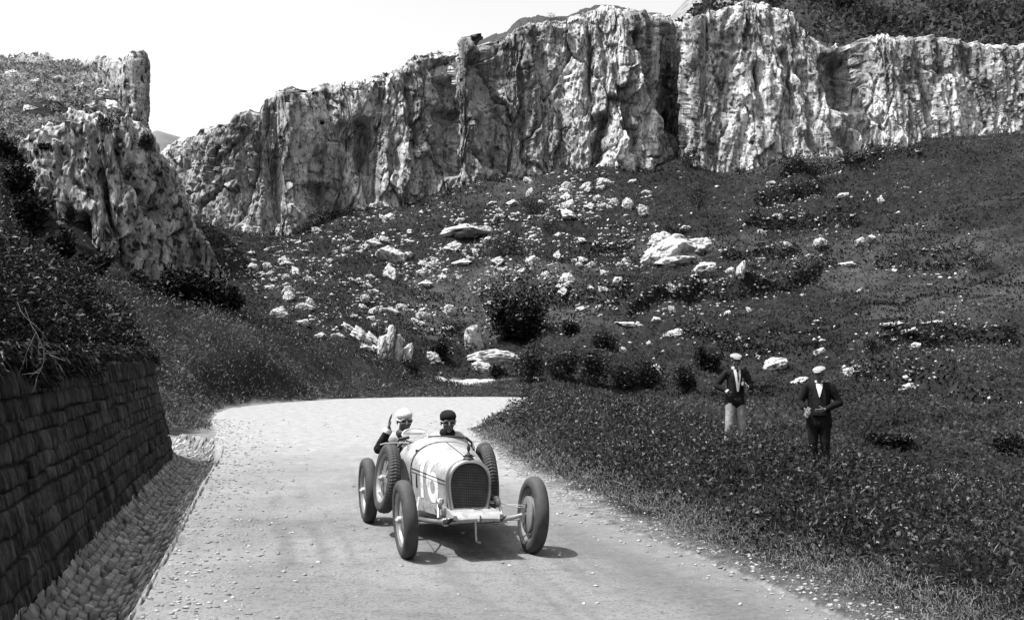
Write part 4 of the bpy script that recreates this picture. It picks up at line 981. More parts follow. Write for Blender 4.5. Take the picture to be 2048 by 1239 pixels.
#@@CAR
# ------------------------------------------------------------------ racing car
M_PAINT = mat("car_paint", 0.32, 0.46, 1.2, 0.35, spec=0.5, spots=[(7, 0.36, 0.48, 0.75, (1, 1, 1)), (26, 0.36, 0.44, 0.7, (1, 1, 1)), (2.0, 0.36, 0.55, 0.85, (1, 1, 1))])
M_NUMBER = mat("white_number_paint", 0.62, 0.80, 9, 0.7, spots=[(12, 0.34, 0.42, 0.7, (1, 1, 1))])
M_TYRE = mat("tyre_rubber", 0.025, 0.075, 6, 0.75, spec=0.3)
M_ALLOY = mat("cast_alloy", 0.17, 0.30, 5, 0.45, metal=0.6, spec=0.5)
M_CHROME = mat("nickel_plate", 0.30, 0.42, 3, 0.30, metal=0.9)
M_STEEL = mat("bright_steel", 0.42, 0.6, 8, 0.35, metal=0.7)
M_DARK = mat("dark_metal", 0.012, 0.03, 6, 0.6)
M_LEATHER = mat("dark_leather", 0.02, 0.05, 10, 0.6)
M_GRILLE = mat("grille_wire", 0.05, 0.10, 10, 0.5, metal=0.5)
M_GLASS = bpy.data.materials.new("screen_glass"); M_GLASS.use_nodes = True
_p = M_GLASS.node_tree.nodes["Principled BSDF"]; _p.inputs["Base Color"].default_value = (0.8, 0.8, 0.8, 1); _p.inputs["Roughness"].default_value = 0.12
_p.inputs["Transmission Weight"].default_value = 0.75; _p.inputs["IOR"].default_value = 1.2

class MB:
    def __init__(self): self.V, self.F = [], []
    def add(self, V, F):
        n = len(self.V); self.V += [tuple(map(float, v)) for v in V]; self.F += [[int(i) + n for i in f] for f in F]; return self
    def loft(self, rings, closed=True, caps=True):
        k = len(rings[0]); V = [p for r in rings for p in r]; F = []
        for i in range(len(rings) - 1):
            for j in range(k if closed else k - 1):
                F.append([i * k + j, i * k + (j + 1) % k, (i + 1) * k + (j + 1) % k, (i + 1) * k + j])
        if caps and closed: F.append(list(range(k))[::-1]); F.append([(len(rings) - 1) * k + j for j in range(k)])
        return self.add(V, F)
    def box(self, c, s, rot=None, bev=0.0):
        x, y, z = [a / 2 for a in s]; b = min(bev, x * .9, y * .9, z * .9)
        if b <= 0: P = [(-x,-y,-z),(x,-y,-z),(x,y,-z),(-x,y,-z),(-x,-y,z),(x,-y,z),(x,y,z),(-x,y,z)]; F = [[3,2,1,0],[4,5,6,7],[0,1,5,4],[1,2,6,5],[2,3,7,6],[3,0,4,7]]
        else:
            rings = []
            for zz, q in ((-z, b), (-z + b, 0), (z - b, 0), (z, b)):
                X, Y = x - q, y - q
                rings += [[(-X + b * (q == 0), -Y, zz), (X - b * (q == 0), -Y, zz), (X, -Y + b * (q == 0), zz), (X, Y - b * (q == 0), zz), (X - b * (q == 0), Y, zz), (-X + b * (q == 0), Y, zz), (-X, Y - b * (q == 0), zz), (-X, -Y + b * (q == 0), zz)]]
            m = MB().loft(rings); P, F = m.V, m.F
        M = (rot.to_3x3() if rot is not None else Matrix.Identity(3))
        return self.add([Vector(c) + M @ Vector(p) for p in P], F)
    def tube(self, pts, r, k=8, caps=True):
        P = np.asarray(pts, float); n = len(P); rr = np.broadcast_to(np.asarray(r, float), (n,))
        tg = np.gradient(P, axis=0); tg /= np.linalg.norm(tg, axis=1)[:, None] + 1e-9
        ref = np.array([0, 0, 1.0]) if abs(tg[0, 2]) < 0.9 else np.array([1.0, 0, 0])
        rings = []
        for i in range(n):
            b = np.cross(tg[i], ref); b /= np.linalg.norm(b) + 1e-9; c = np.cross(b, tg[i])
            rings.append([P[i] + rr[i] * (math.cos(a) * b + math.sin(a) * c) for a in np.arange(k) * 2 * np.pi / k])
        return self.loft(rings, True, caps)
    def lathe(self, prof, seg=48, mod=None, c=(0, 0, 0), axis='y', closedprof=False):
        rings = []
        for j in range(seg):
            a = 2 * math.pi * j / seg; ring = []
            for i, (r, h) in enumerate(prof):
                if mod: r, h = mod(i, a, r, h)
                p = (r * math.cos(a), h, r * math.sin(a)) if axis == 'y' else (r * math.cos(a), r * math.sin(a), h) if axis == 'z' else (h, r * math.cos(a), r * math.sin(a))
                ring.append((p[0] + c[0], p[1] + c[1], p[2] + c[2]))
            rings.append(ring)
        rings.append(rings[0])
        k = len(prof); V = [p for r in rings[:-1] for p in r]; F = []
        for j in range(seg):
            j2 = (j + 1) % seg
            for i in range(k if closedprof else k - 1):
                F.append([j * k + i, j2 * k + i, j2 * k + (i + 1) % k, j * k + (i + 1) % k])
        return self.add(V, F)
    def build(self, name, m, parent=None, smooth=35):
        me = bpy.data.meshes.new(name); me.from_pydata(self.V, [], self.F); me.validate(); me.update()
        bm = bmesh.new(); bm.from_mesh(me); bmesh.ops.remove_doubles(bm, verts=bm.verts, dist=1e-5); bmesh.ops.recalc_face_normals(bm, faces=bm.faces); bm.to_mesh(me); bm.free()
        if smooth:
            me.polygons.foreach_set("use_smooth", [True] * len(me.polygons)); me.set_sharp_from_angle(angle=R(smooth))
        return newobj(name, me, m, parent)

def sect(x, w, zt, zs, zb, wb, n=2.35, K=26):
    """half-section of the bodywork: up the car's right side, over the top, down the left"""
    pts = [(x, -wb + (-w + wb) * t, zb + (zs - zb) * t) for t in np.linspace(0, 1, 6)[:-1]]
    for a in np.linspace(math.pi, 0, K):
        ca, sa = math.cos(a), math.sin(a)
        pts.append((x, w * math.copysign(abs(ca) ** (2 / n), ca), zs + (zt - zs) * abs(sa) ** (2 / n)))
    pts += [(x, wb + (w - wb) * t, zb + (zs - zb) * t) for t in np.linspace(1, 0, 6)[1:]]
    return pts
BON = [(-0.115, 0.205, 0.872, 0.64, 0.435, 0.190), (-0.35, 0.245, 0.897, 0.65, 0.43, 0.235), (-0.70, 0.300, 0.930, 0.665, 0.425, 0.290), (-1.05, 0.352, 0.962, 0.68, 0.42, 0.335)]
def bon(x):
    B = np.array(BON)[::-1]; return [np.interp(x, B[:, 0], B[:, k]) for k in range(1, 6)]

def build_car():
    car = empty("racing_car", (-0.385, 10.98, 0.0), math.atan2(-0.966, 0.26))
    tag(car, "pale open two-seat racing car with number 16 on its bonnet", "racing car")
    # --- bodywork
    b = MB()
    b.loft([sect(x, *bon(x)) for x in np.linspace(-0.115, -1.05, 16)], closed=False)
    body = b.build("bonnet", M_PAINT, car)
    g = MB()
    for sy in (-1, 1):      # hinge strips, lower edge strip
        for hz, rr in ((0.0, 0.0045), (-0.035, 0.0035)):
            g.tube([(x, sy * (bon(x)[0] + 0.001), bon(x)[2] + 0.035 + hz) for x in np.linspace(-0.13, -1.04, 8)], rr, 6)
    g.tube([(x, 0, bon(x)[1] + 0.001) for x in np.linspace(-0.13, -1.04, 8)], 0.004, 6)
    g.build("hinge", M_DARK, body)
    for sy in (-1, 1): MB().box((-0.90, sy * (bon(-0.9)[0] - 0.002), 0.60), (0.038, 0.012, 0.13), None, .004).build("vent", M_DARK, body)  # small dark upright block on each bonnet side
    s2 = MB(); s2.loft([sect(x, w_ + 0.006, zt + 0.006, zs, zb, wb + 0.006) for x, w_, zt, zs, zb, wb in ((-1.045, .352, .962, .68, .42, .335), (-1.075, .355, .964, .68, .42, .338))], closed=False)
    s2.build("bonnet_strap", M_LEATHER, body)
    # number 16 painted on the bonnet sides
    def side_pt(x, h, sy):
        w_, zt, zs, zb, wb = bon(x); S = np.array(sect(x, w_ + 0.003, zt + 0.003, zs, zb, wb + 0.003, K=60)); half = S[:36]
        L_ = np.concatenate([[0], np.cumsum(np.linalg.norm(np.diff(half, axis=0), axis=1))])
        return (x, (1 if sy > 0 else -1) * -np.interp(h, L_, half[:, 1]) * 1.0 if sy > 0 else np.interp(h, L_, half[:, 1]), np.interp(h, L_, half[:, 2]))
    def stroke(mb, path, wd, sy):
        Pp = np.array(path, float); seg = np.hypot(*np.diff(Pp, axis=0).T); cum = np.concatenate([[0], np.cumsum(seg)])
        t = np.linspace(0, cum[-1], 40); X = np.interp(t, cum, Pp[:, 0]); H = np.interp(t, cum, Pp[:, 1])
        tx, th = np.gradient(X), np.gradient(H); l = np.hypot(tx, th) + 1e-9
        rows = [[side_pt(X[i] + q * wd * -th[i] / l[i], max(H[i] + q * wd * tx[i] / l[i], 0.005), sy) for q in np.linspace(-.5, .5, 5)] for i in range(40)]
        mb.loft(rows, closed=False)
    for sy in (-1, 1):
        m = MB(); fl = (lambda x: x) if sy < 0 else (lambda x: -1.12 - x)
        stroke(m, [(fl(-0.74), 0.03), (fl(-0.74), 0.46)], 0.085, sy)
        stroke(m, [(fl(-0.74), 0.45), (fl(-0.86), 0.36)], 0.06, sy)
        a = np.linspace(0, 2 * np.pi, 30)
        stroke(m, [(fl(-0.30), 0.44), (fl(-0.40), 0.46), (fl(-0.52), 0.40), (fl(-0.565), 0.28), (fl(-0.57), 0.16)], 0.085, sy)
        stroke(m, [(fl(-0.44 + 0.105 * math.cos(q)), 0.155 + 0.105 * math.sin(q)) for q in a], 0.085, sy)
        m.build("race_number", M_NUMBER, body, 0)
    # scuttle, cockpit sides, tail
    c = MB()
    c.loft([sect(x, *q) for x, *q in ((-1.075, .356, .964, .68, .42, .338), (-1.25, .385, .975, .70, .42, .36), (-1.42, .405, .985, .71, .42, .375), (-1.52, .41, .985, .71, .42, .38))], closed=False)
    for sy in (-1, 1):
        rows = []
        for x, w_, zt in ((-1.50, .41, .90), (-1.60, .415, .868), (-1.9, .42, .85), (-2.25, .415, .85), (-2.42, .41, .90)):
            rows.append([(x, sy * (.38), .42), (x, sy * (w_ - .005), .60), (x, sy * w_, .72), (x, sy * (w_ - .012), zt - .02), (x, sy * (w_ - .03), zt), (x, sy * (w_ - .05), zt - .015), (x, sy * (w_ - .05), .55)])
        c.loft(rows, closed=False)
    c.loft([sect(x, *q) for x, *q in ((-2.42, .41, .95, .70, .42, .38), (-2.6, .385, .955, .69, .42, .35), (-2.9, .29, .90, .66, .44, .26), (-3.2, .14, .78, .62, .50, .12), (-3.38, .03, .66, .60, .56, .02))], closed=False)
    cw = c.build("cowling", M_PAINT, car)
    t = MB()
    for sy in (-1, 1): t.tube([(-1.5, sy * .30, .975), (-1.52, sy * .375, .915), (-1.6, sy * .39, .878), (-1.9, sy * .395, .860), (-2.25, sy * .39, .860), (-2.42, sy * .385, .91)], 0.014, 8)
    t.tube([(-1.52, y, .985 - .15 * (abs(y) / .31) ** 3 * .1) for y in np.linspace(-.3, .3, 9)], 0.012, 8)
    t.build("cockpit_trim", M_LEATHER, cw)
    f = MB(); f.box((-1.95, 0, .40), (0.98, .72, .03)); f.box((-2.40, 0, .66), (0.03, .74, .48)); f.box((-1.10, 0, .66), (.03, .60, .46)); f.build("cockpit_lining", M_DARK, cw)
    sq = MB(); sq.box((-2.30, .2, .62), (.10, .34, .40), Matrix.Rotation(R(-12), 4, 'Y'), .03); sq.box((-2.30, -.2, .62), (.10, .34, .40), Matrix.Rotation(R(-12), 4, 'Y'), .03)
    sq.box((-2.08, 0, .43), (.46, .70, .06), None, .02); sq.build("seat", M_LEATHER, car)
    # --- radiator
    def horse(x, w_, zb, zt, n_=2.3, K=28, inset=0.0):
        pts = []
        zs = zb + (zt - zb) * 0.52
        pts += [(x, -(w_ * .86 + (w_ * .14) * math.sin(t * math.pi / 2)) + inset, zb + inset + (zs - zb - inset) * t) for t in np.linspace(0, 1, 8)[:-1]]
        for a in np.linspace(math.pi, 0, K):
            ca, sa = math.cos(a), math.sin(a)
            pts.append((x, (w_ - inset) * math.copysign(abs(ca) ** (2 / n_), ca), zs + (zt - zs - inset) * abs(sa) ** (2 / n_)))
        pts += [(x, (w_ * .86 + (w_ * .14) * math.sin(t * math.pi / 2)) - inset, zb + inset + (zs - zb - inset) * t) for t in np.linspace(1, 0, 8)[1:]]
        return pts
    r = MB()
    r.loft([horse(-.125, .205, .415, .872), horse(-.06, .208, .412, .876), horse(-.01, .206, .412, .874), horse(0.0, .200, .415, .868, inset=.004), horse(.002, .2, .415, .868, inset=.020), horse(-.006, .2, .415, .868, inset=.026), horse(-.03, .2, .415, .868, inset=.028)], True, False)
    rad = r.build("radiator", M_CHROME, car)
    k = MB(); core = horse(-.035, .2, .415, .868, inset=.027); k.add(core, [list(range(len(core)))]); k.build("radiator_core", M_DARK, rad, 0)
    gr = MB(); C2 = np.array(horse(0, .2, .415, .868, inset=.027)); 
    for z in np.arange(.452, .835, .0145):
        lft = C2[:len(C2) // 2]; wv = -np.interp(z, lft[:, 2], lft[:, 1]); gr.tube([(-.018, -wv, z), (-.018, wv, z)], .0032, 5)
    for y in np.linspace(-.155, .155, 17):
        zz = np.interp(abs(y), -C2[7:len(C2) // 2][::-1, 1][::-1][::-1] if False else np.sort(-C2[7:len(C2) // 2, 1]), C2[7:len(C2) // 2, 2][np.argsort(-C2[7:len(C2) // 2, 1])])
        gr.tube([(-.022, y, .445), (-.022, y, zz - .002)], .0016, 4)
    gr.build("grille", M_GRILLE, rad)
    fc = MB(); fc.lathe([(0.001, .87), (.05, .87), (.052, .882), (.04, .892), (.034, .905), (.036, .918), (.02, .924), (.012, .935), (.008, .95), (.014, .962), (.016, .985), (.012, .998), (.007, 1.006), (.009, 1.02), (.001, 1.024)], 20, axis='z', c=(-.055, 0, 0))
    fc.tube([(-.055, -.055, .905), (-.055, .055, .905)], .007, 6); fc.build("filler_cap", M_DARK, rad)
    # --- chassis, apron
    ch = MB()
    for sy in (-1, 1):
        rows = []
        for x, y, z0, z1 in ((.34, .215, .375, .415), (.2, .215, .36, .425), (-.1, .205, .345, .432), (-.5, .26, .335, .425), (-1.05, .335, .325, .418), (-1.6, .375, .32, .415), (-2.4, .36, .36, .44), (-2.85, .27, .42, .47)):
            rows.append([(x, sy * (y - .02), z0), (x, sy * (y + .012), z0), (x, sy * (y + .012), z1), (x, sy * (y - .02), z1)])
        ch.loft(rows)
    chas = ch.build("chassis_rail", M_PAINT, car)
    u = MB(); u.box((-1.2, 0, .345), (2.5, .46, .02)); u.box((-.06, 0, .38), (.12, .36, .05)); u.build("undertray", M_DARK, car)
    ap = MB(); rows = []
    for x, z, w_ in ((-.02, .425, .19), (.08, .437, .20), (.18, .440, .205), (.26, .432, .207), (.31, .41, .207), (.33, .38, .205), (.325, .36, .20)):
        rows.append([(x, y, z - .012 * (abs(y) / w_) ** 4) for y in np.linspace(-w_, w_, 13)])
    ap.loft(rows, closed=False); rows2 = [[(p[0] - .004, p[1], p[2] - .006) for p in rr] for rr in rows]; ap.loft(rows2, closed=False)
    ap.build("front_apron", M_PAINT, car)
    st = MB(); st.box((.20, .03, .45), (.012, .10, .006), Matrix.Rotation(R(25), 4, 'Z')); st.tube([(.0, 0, .442), (.33, .02, .40), (.345, .02, .34)], .006, 6); st.build("apron_strap", M_DARK, car)
    # --- axle, springs, dampers, rods
    ax = MB(); ys = np.linspace(-.52, .52, 27); ax.tube([(0.02, y, .315 + .045 * abs(y / .5) ** 3.0) for y in ys], [.021 + .004 * (abs(y) < .3) for y in ys], 12)
    for sy in (-1, 1): ax.box((.02, sy * .235, .318), (.06, .055, .075), None, .01); ax.tube([(.02, sy * .5, .29), (.02, sy * .5, .43)], .022, 10)
    axle = ax.build("front_axle", M_CHROME, car)
    tr = MB(); tr.tube([(-.10, -.5, .30), (-.10, .5, .30)], .009, 8)
    tr.tube([(-.10, .5, .30), (.0, .51, .34)], .010, 8); tr.tube([(-.10, -.5, .30), (.0, -.51, .34)], .010, 8)
    tr.tube([(-.02, .49, .42), (-.30, .23, .46)], .004, 5); tr.tube([(-.02, -.49, .42), (-.30, -.23, .46)], .004, 5); tr.tube([(-.08, -.49, .33), (-.72, -.34, .46)], .011, 7); tr.tube([(-.05, .2, .47), (.0, .5, .445)], .003, 5)
    tr.build("steering_rod", M_STEEL, axle)
    sp = MB()
    for sy in (-1, 1):
        for i in range(5):
            L_ = .36 - .06 * i; xs = np.linspace(-L_, L_, 9)
            sp.loft([[(x - .02, sy * .235 - .022, z), (x - .02, sy * .235 + .022, z), (x - .02, sy * .235 + .022, z + .006), (x - .02, sy * .235 - .022, z + .006)] for x, z in [(x, .33 - .0075 * i + .06 * (x / .36) ** 2) for x in xs]])
    sp.build("leaf_spring", M_DARK, car)
    for sy in (-1, 1):
        dm = MB(); dm.lathe([(.001, -.02), (.046, -.02), (.05, -.012), (.05, .012), (.046, .02), (.02, .026), (.001, .028)], 24, c=(-.06, sy * .275, .475))
        dm.tube([(-.06, sy * .285, .475), (.03, sy * .30, .36)], .013, 8); dm.tube([(-.06, sy * .27, .475), (-.18, sy * .25, .43)], .012, 8); dm.box((-.05, sy * .26, .50), (.05, .05, .06), None, .012)
        dm.build("shock_absorber", M_ALLOY, car)
    cr = MB(); cr.tube([(.12, .03, .335), (.10, .03, .30), (.09, .035, .20), (.09, .04, .145)], .009, 8); cr.tube([(.09, .04, .145), (.13, .065, .135)], .012, 8); cr.tube([(.34, .0, .37), (.12, .03, .335)], .008, 8); cr.build("starting_handle", M_STEEL, car)
    # --- wheels
    def tyre_mesh(tread):
        prof = [(.238, -.040), (.252, -.056), (.285, -.066), (.318, -.062), (.338, -.050), (.349, -.034), (.354, -.017), (.3555, 0), (.354, .017), (.349, .034), (.338, .050), (.318, .062), (.285, .066), (.252, .056), (.238, .040)]
        def mod(i, a, r_, h):
            if tread and 4 <= i <= 10:
                ph = a * 66 / (2 * math.pi) + 0.5 * abs(h) / .05
                if (ph % 1) < 0.34: r_ -= .006
                if i in (6, 8): r_ -= .004
            return r_, h
        return MB().lathe(prof, 396 if tread else 96, mod)
    def wheel(name, loc, side, camber=0.0, drum=True, tread=False, yaw=0.0):
        o = empty(name, loc, 0); o.parent = car; o.rotation_euler = (R(camber), 0, R(yaw))
        ty = tyre_mesh(tread).build("tyre", M_TYRE, o, 50 if not tread else 30)
        rm = MB(); s_ = side
        rm.lathe([(.243, -.048), (.250, -.052), (.252, -.044), (.232, -.034), (.226, 0), (.232, .034), (.252, .044), (.250, .052), (.243, .048), (.222, .030), (.216, 0), (.222, -.030)], 64, closedprof=True)
        for k in range(8):
            a = k * math.pi / 4 + .2
            M_ = Matrix.Rotation(a, 4, 'Y')
            ring = []
            for rr_, wd, yy in ((.05, .026, .030), (.12, .022, .026), (.19, .026, .012), (.225, .040, .0)):
                ring.append([M_ @ Vector((rr_, s_ * yy - .005, -wd)), M_ @ Vector((rr_, s_ * yy + .005, -wd)), M_ @ Vector((rr_, s_ * yy + .009, 0)), M_ @ Vector((rr_, s_ * yy + .005, wd)), M_ @ Vector((rr_, s_ * yy - .005, wd))])
            rm.loft(ring)
        rm.lathe([(.001, s_ * .075), (.030, s_ * .075), (.034, s_ * .060), (.036, s_ * .040), (.062, s_ * .034), (.064, s_ * .010), (.04, s_ * -.01), (.001, s_ * -.012)], 32)
        rm.build("rim", M_ALLOY, o)
        if drum:
            d_ = MB(); d_.lathe([(.001, -s_ * .075), (.05, -s_ * .075), (.10, -s_ * .068), (.165, -s_ * .064), (.172, -s_ * .060), (.172, -s_ * .052), (.160, -s_ * .050), (.160, -s_ * .040), (.172, -s_ * .038), (.172, -s_ * .028), (.160, -s_ * .026), (.158, -s_ * .012), (.03, -s_ * .008)], 48)
            d_.tube([(.0, -s_ * .08, -.06), (.02, -s_ * .085, .11)], .012, 8); d_.lathe([(.001, -s_ * .095), (.03, -s_ * .095), (.04, -s_ * .07)], 20)
            d_.build("brake_drum", M_ALLOY, o)
        h = MB(); h.box((0, s_ * .078, 0), (.11, .016, .022), None, .005); h.build("hub_nut", M_STEEL, o)
        return o
    wheel("wheel", (0, -.60, .353), -1, 3.0); wheel("wheel", (0, .60, .353), 1, -3.0)
    wheel("wheel", (-2.40, -.59, .353), -1, 1.0); wheel("wheel", (-2.40, .59, .353), 1, -1.0)
    wheel("spare_wheel", (-1.36, -.545, .585), -1, -7.0, False, True, 4); wheel("spare_wheel", (-1.40, .505, .575), 1, 5.0, False, True, -3)
    for sy, yy in ((-1, -.56), (1, .52)):
        rb = MB()
        rb.tube([(-1.32, sy * .33, .945), (-1.33, yy, .945), (-1.33, yy + sy * .06, .93)], .006, 6); rb.tube([(-1.30, sy * .36, .40), (-1.33, yy, .36), (-1.36, yy + sy * .07, .45)], .012, 6)
        rb.tube([(-1.31, sy * .34, .94), (-1.30, sy * .355, .40)], .006, 6)
        rb.build("spare_bracket", M_STEEL, car)
    ra = MB(); ra.tube([(-2.40, -.5, .353), (-2.40, .5, .353)], .035, 12); ra.lathe([(.001, -.1), (.07, -.09), (.11, -.03), (.11, .03), (.07, .09), (.001, .1)], 20, c=(-2.4, 0, .353)); ra.build("rear_axle", M_DARK, car)
    rr = MB(); rr.tube([(-2.3, -.50, .36), (-1.15, -.37, .37)], .014, 8); rr.tube([(-2.3, .50, .36), (-1.15, .37, .37)], .014, 8); rr.tube([(-2.35, -.47, .30), (-1.1, -.36, .33), (-.1, -.45, .33)], .004, 5); rr.build("radius_rod", M_STEEL, car)
    bl_ = MB(); bl_.tube([(-1.28, -.40, .42), (-1.36, -.425, .66), (-1.42, -.43, .80)], .010, 8); bl_.tube([(-1.42, -.43, .80), (-1.43, -.432, .86)], .016, 8); bl_.build("brake_lever", M_DARK, car)
    # --- windscreen, steering wheel, mirror
    a = np.linspace(0, 2 * np.pi, 33)[:-1]
    Mw = Matrix.Translation((-1.475, -.235, 1.012)) @ Matrix.Rotation(R(-28), 4, 'Y')
    oval = [(0, .135 * math.cos(q), .075 * math.sin(q)) for q in a]
    fr = MB(); fr.tube([Mw @ Vector(p) for p in oval + oval[:2]], .006, 8, False); fr.box(Mw @ Vector((.004, 0, .018)), (.006, .22, .008)); fr.tube([Mw @ Vector((0, -.12, -.03)), (-1.42, -.33, .93)], .006, 6); fr.tube([Mw @ Vector((0, .12, -.03)), (-1.42, -.13, .975)], .006, 6)
    ws = fr.build("windscreen", M_STEEL, car)
    gl = MB(); V1 = [Mw @ Vector((.002, p[1] * .97, p[2] * .97)) for p in oval]; V2 = [Mw @ Vector((-.002, p[1] * .97, p[2] * .97)) for p in oval]; gl.loft([V1, V2]); gl.build("pane", M_GLASS, ws, 0)
    sw = MB(); Ms = Matrix.Translation((-1.70, -.22, .85)) @ Matrix.Rotation(R(-62), 4, 'Y')
    sw.tube([Ms @ Vector((.19 * math.cos(q), .19 * math.sin(q), 0)) for q in list(a) + list(a[:2])], .012, 8, False)
    for q in range(4): sw.tube([Ms @ Vector((0, 0, 0)), Ms @ Vector((.19 * math.cos(q * math.pi / 2 + .78), .19 * math.sin(q * math.pi / 2 + .78), 0))], .007, 6)
    sw.tube([Ms @ Vector((0, 0, 0)), (-1.2, -.2, .70)], .016, 8); sw.build("steering_wheel", M_LEATHER, car)
    mi = MB(); mi.tube([(-1.40, -.33, .945), (-1.38, -.37, .985)], .006, 6); mi.lathe([(.001, -.008), (.034, -.008), (.036, 0), (.034, .008), (.001, .010)], 18, c=(-1.38, -.375, 1.0), axis='x') if False else mi.box((-1.38, -.365, .985), (.02, .11, .03), Matrix.Rotation(R(12), 4, 'X'), .008)
    mi.build("mirror", M_DARK, car)
    ex = MB(); ex.tube([(-.45, .29, .50), (-.62, .40, .42), (-.9, .43, .36), (-2.0, .46, .33), (-3.1, .40, .36)], .032, 10); ex.build("exhaust_pipe", M_DARK, car)
    return car
CAR = build_car()

# ------------------------------------------------------------------ people: one continuous skin each, clothing as its children
M_SKIN = mat("skin", 0.10, 0.15, 6, 0.6)
M_HAIR = mat("hair", 0.015, 0.03, 30, 0.7)
M_COAT = mat("dark_wool", 0.010, 0.024, 14, 0.95, bump=0.3, spec=0.1)
M_COAT2 = mat("black_wool", 0.006, 0.014, 14, 0.95, bump=0.3, spec=0.1)
M_TROUSER = mat("pale_trouser_cloth", 0.20, 0.34, 5, 0.95, bump=0.3, spec=0.1)
M_SHIRT = mat("white_cotton", 0.62, 0.75, 8, 0.9, spec=0.1)
M_CAP = mat("tweed_cap", 0.20, 0.36, 60, 0.95, spec=0.1)
M_OVERALL = mat("pale_driving_coat", 0.34, 0.48, 6, 0.95, bump=0.3, spec=0.1)
M_BOOT = mat("shoe_leather", 0.012, 0.03, 10, 0.5)
M_LENS = mat("goggle_lens", 0.008, 0.014, 5, 0.12, spec=0.6)
M_PAPER = mat("paper", 0.7, 0.8, 5, 0.9)
M_CLOTHCAP = mat("white_cloth_cap", 0.55, 0.74, 9, 0.9, spots=[(14, 0.30, 0.38, 0.3, (1, 1, 1))])

def cap_(p0, p1, r0, r1=None, sq=None):
    """tapered capsule between two joints; sq squashes its section: (axis vector, factor)"""
    r1 = r0 if r1 is None else r1
    p0, p1 = np.array(p0, float), np.array(p1, float); ax = p1 - p0; L_ = np.linalg.norm(ax) + 1e-9; t = ax / L_
    ref = np.array([0, 0, 1.0]) if abs(t[2]) < 0.9 else np.array([0, 1.0, 0]); b = np.cross(t, ref); b /= np.linalg.norm(b); c = np.cross(t, b)
    if sq is not None:
        sv = np.array(sq[0], float); sv -= t * (sv @ t); sv /= np.linalg.norm(sv) + 1e-9; b = sv; c = np.cross(t, b)
    f = 1.0 if sq is None else sq[1]
    rings = []; k = 14
    st = [(-math.sin(q), math.cos(q), 0) for q in np.linspace(math.pi / 2 - .02, 0, 5)] + [(math.sin(q), math.cos(q), 1) for q in np.linspace(0, math.pi / 2 - .02, 5)]
    for off, sc, e in st:
        r = (r0, r1)[e]; cen = (p0, p1)[e] + t * off * r
        rings.append([cen + sc * r * (math.cos(a) * b * f + math.sin(a) * c) for a in np.arange(k) * 2 * math.pi / k])
    return rings
def ell(c, r, rot=None):
    c = np.array(c, float); rings = []; k = 16
    for q in np.linspace(-math.pi / 2 + .02, math.pi / 2 - .02, 11):
        ring = [np.array([r[0] * math.cos(q) * math.cos(a), r[1] * math.cos(q) * math.sin(a), r[2] * math.sin(q)]) for a in np.arange(k) * 2 * math.pi / k]
        if rot is not None: ring = [np.array(rot @ Vector(p)) for p in ring]
        rings.append([c + p for p in ring])
    return rings
def fuse(name, shapes, voxel, m, parent, smooth_it=4, noise=0.0, nscale=12, cut=None):
    """overlapping shapes grown together into one continuous surface"""
    mb = MB()
    for rg in shapes: mb.loft(rg)
    me = bpy.data.meshes.new(name); me.from_pydata(mb.V, [], mb.F); me.update()
    bm = bmesh.new(); bm.from_mesh(me); bmesh.ops.recalc_face_normals(bm, faces=bm.faces); bm.to_mesh(me); bm.free()
    o = bpy.data.objects.new(name, me); C.objects.link(o)
    rm = o.modifiers.new("r", 'REMESH'); rm.mode = 'VOXEL'; rm.voxel_size = voxel
    sm = o.modifiers.new("s", 'SMOOTH'); sm.factor = 0.5; sm.iterations = smooth_it
    bpy.context.view_layer.update()
    dg = bpy.context.evaluated_depsgraph_get(); me2 = bpy.data.meshes.new_from_object(o.evaluated_get(dg)); me2.name = name
    o.modifiers.clear(); o.data = me2; bpy.data.meshes.remove(me)
    if noise or cut:
        n = len(me2.vertices); co = np.empty(n * 3, np.float32); me2.vertices.foreach_get("co", co); co = co.reshape(-1, 3).astype(float)
        no = np.empty(n * 3, np.float32); me2.vertices.foreach_get("normal", no); no = no.reshape(-1, 3)
        if noise: co = co + no * (noise * fbm(co[:, 0] * nscale, co[:, 1] * nscale, co[:, 2] * nscale * 0.6, seed=401, octv=3))[:, None]
        me2.vertices.foreach_set("co", co.astype(np.float32).ravel())
    me2.polygons.foreach_set("use_smooth", [True] * len(me2.polygons)); me2.update()
    me2.materials.clear(); me2.materials.append(m); o.parent = parent
    return o
def nv(v): v = np.array(v, float); return v / (np.linalg.norm(v) + 1e-9)
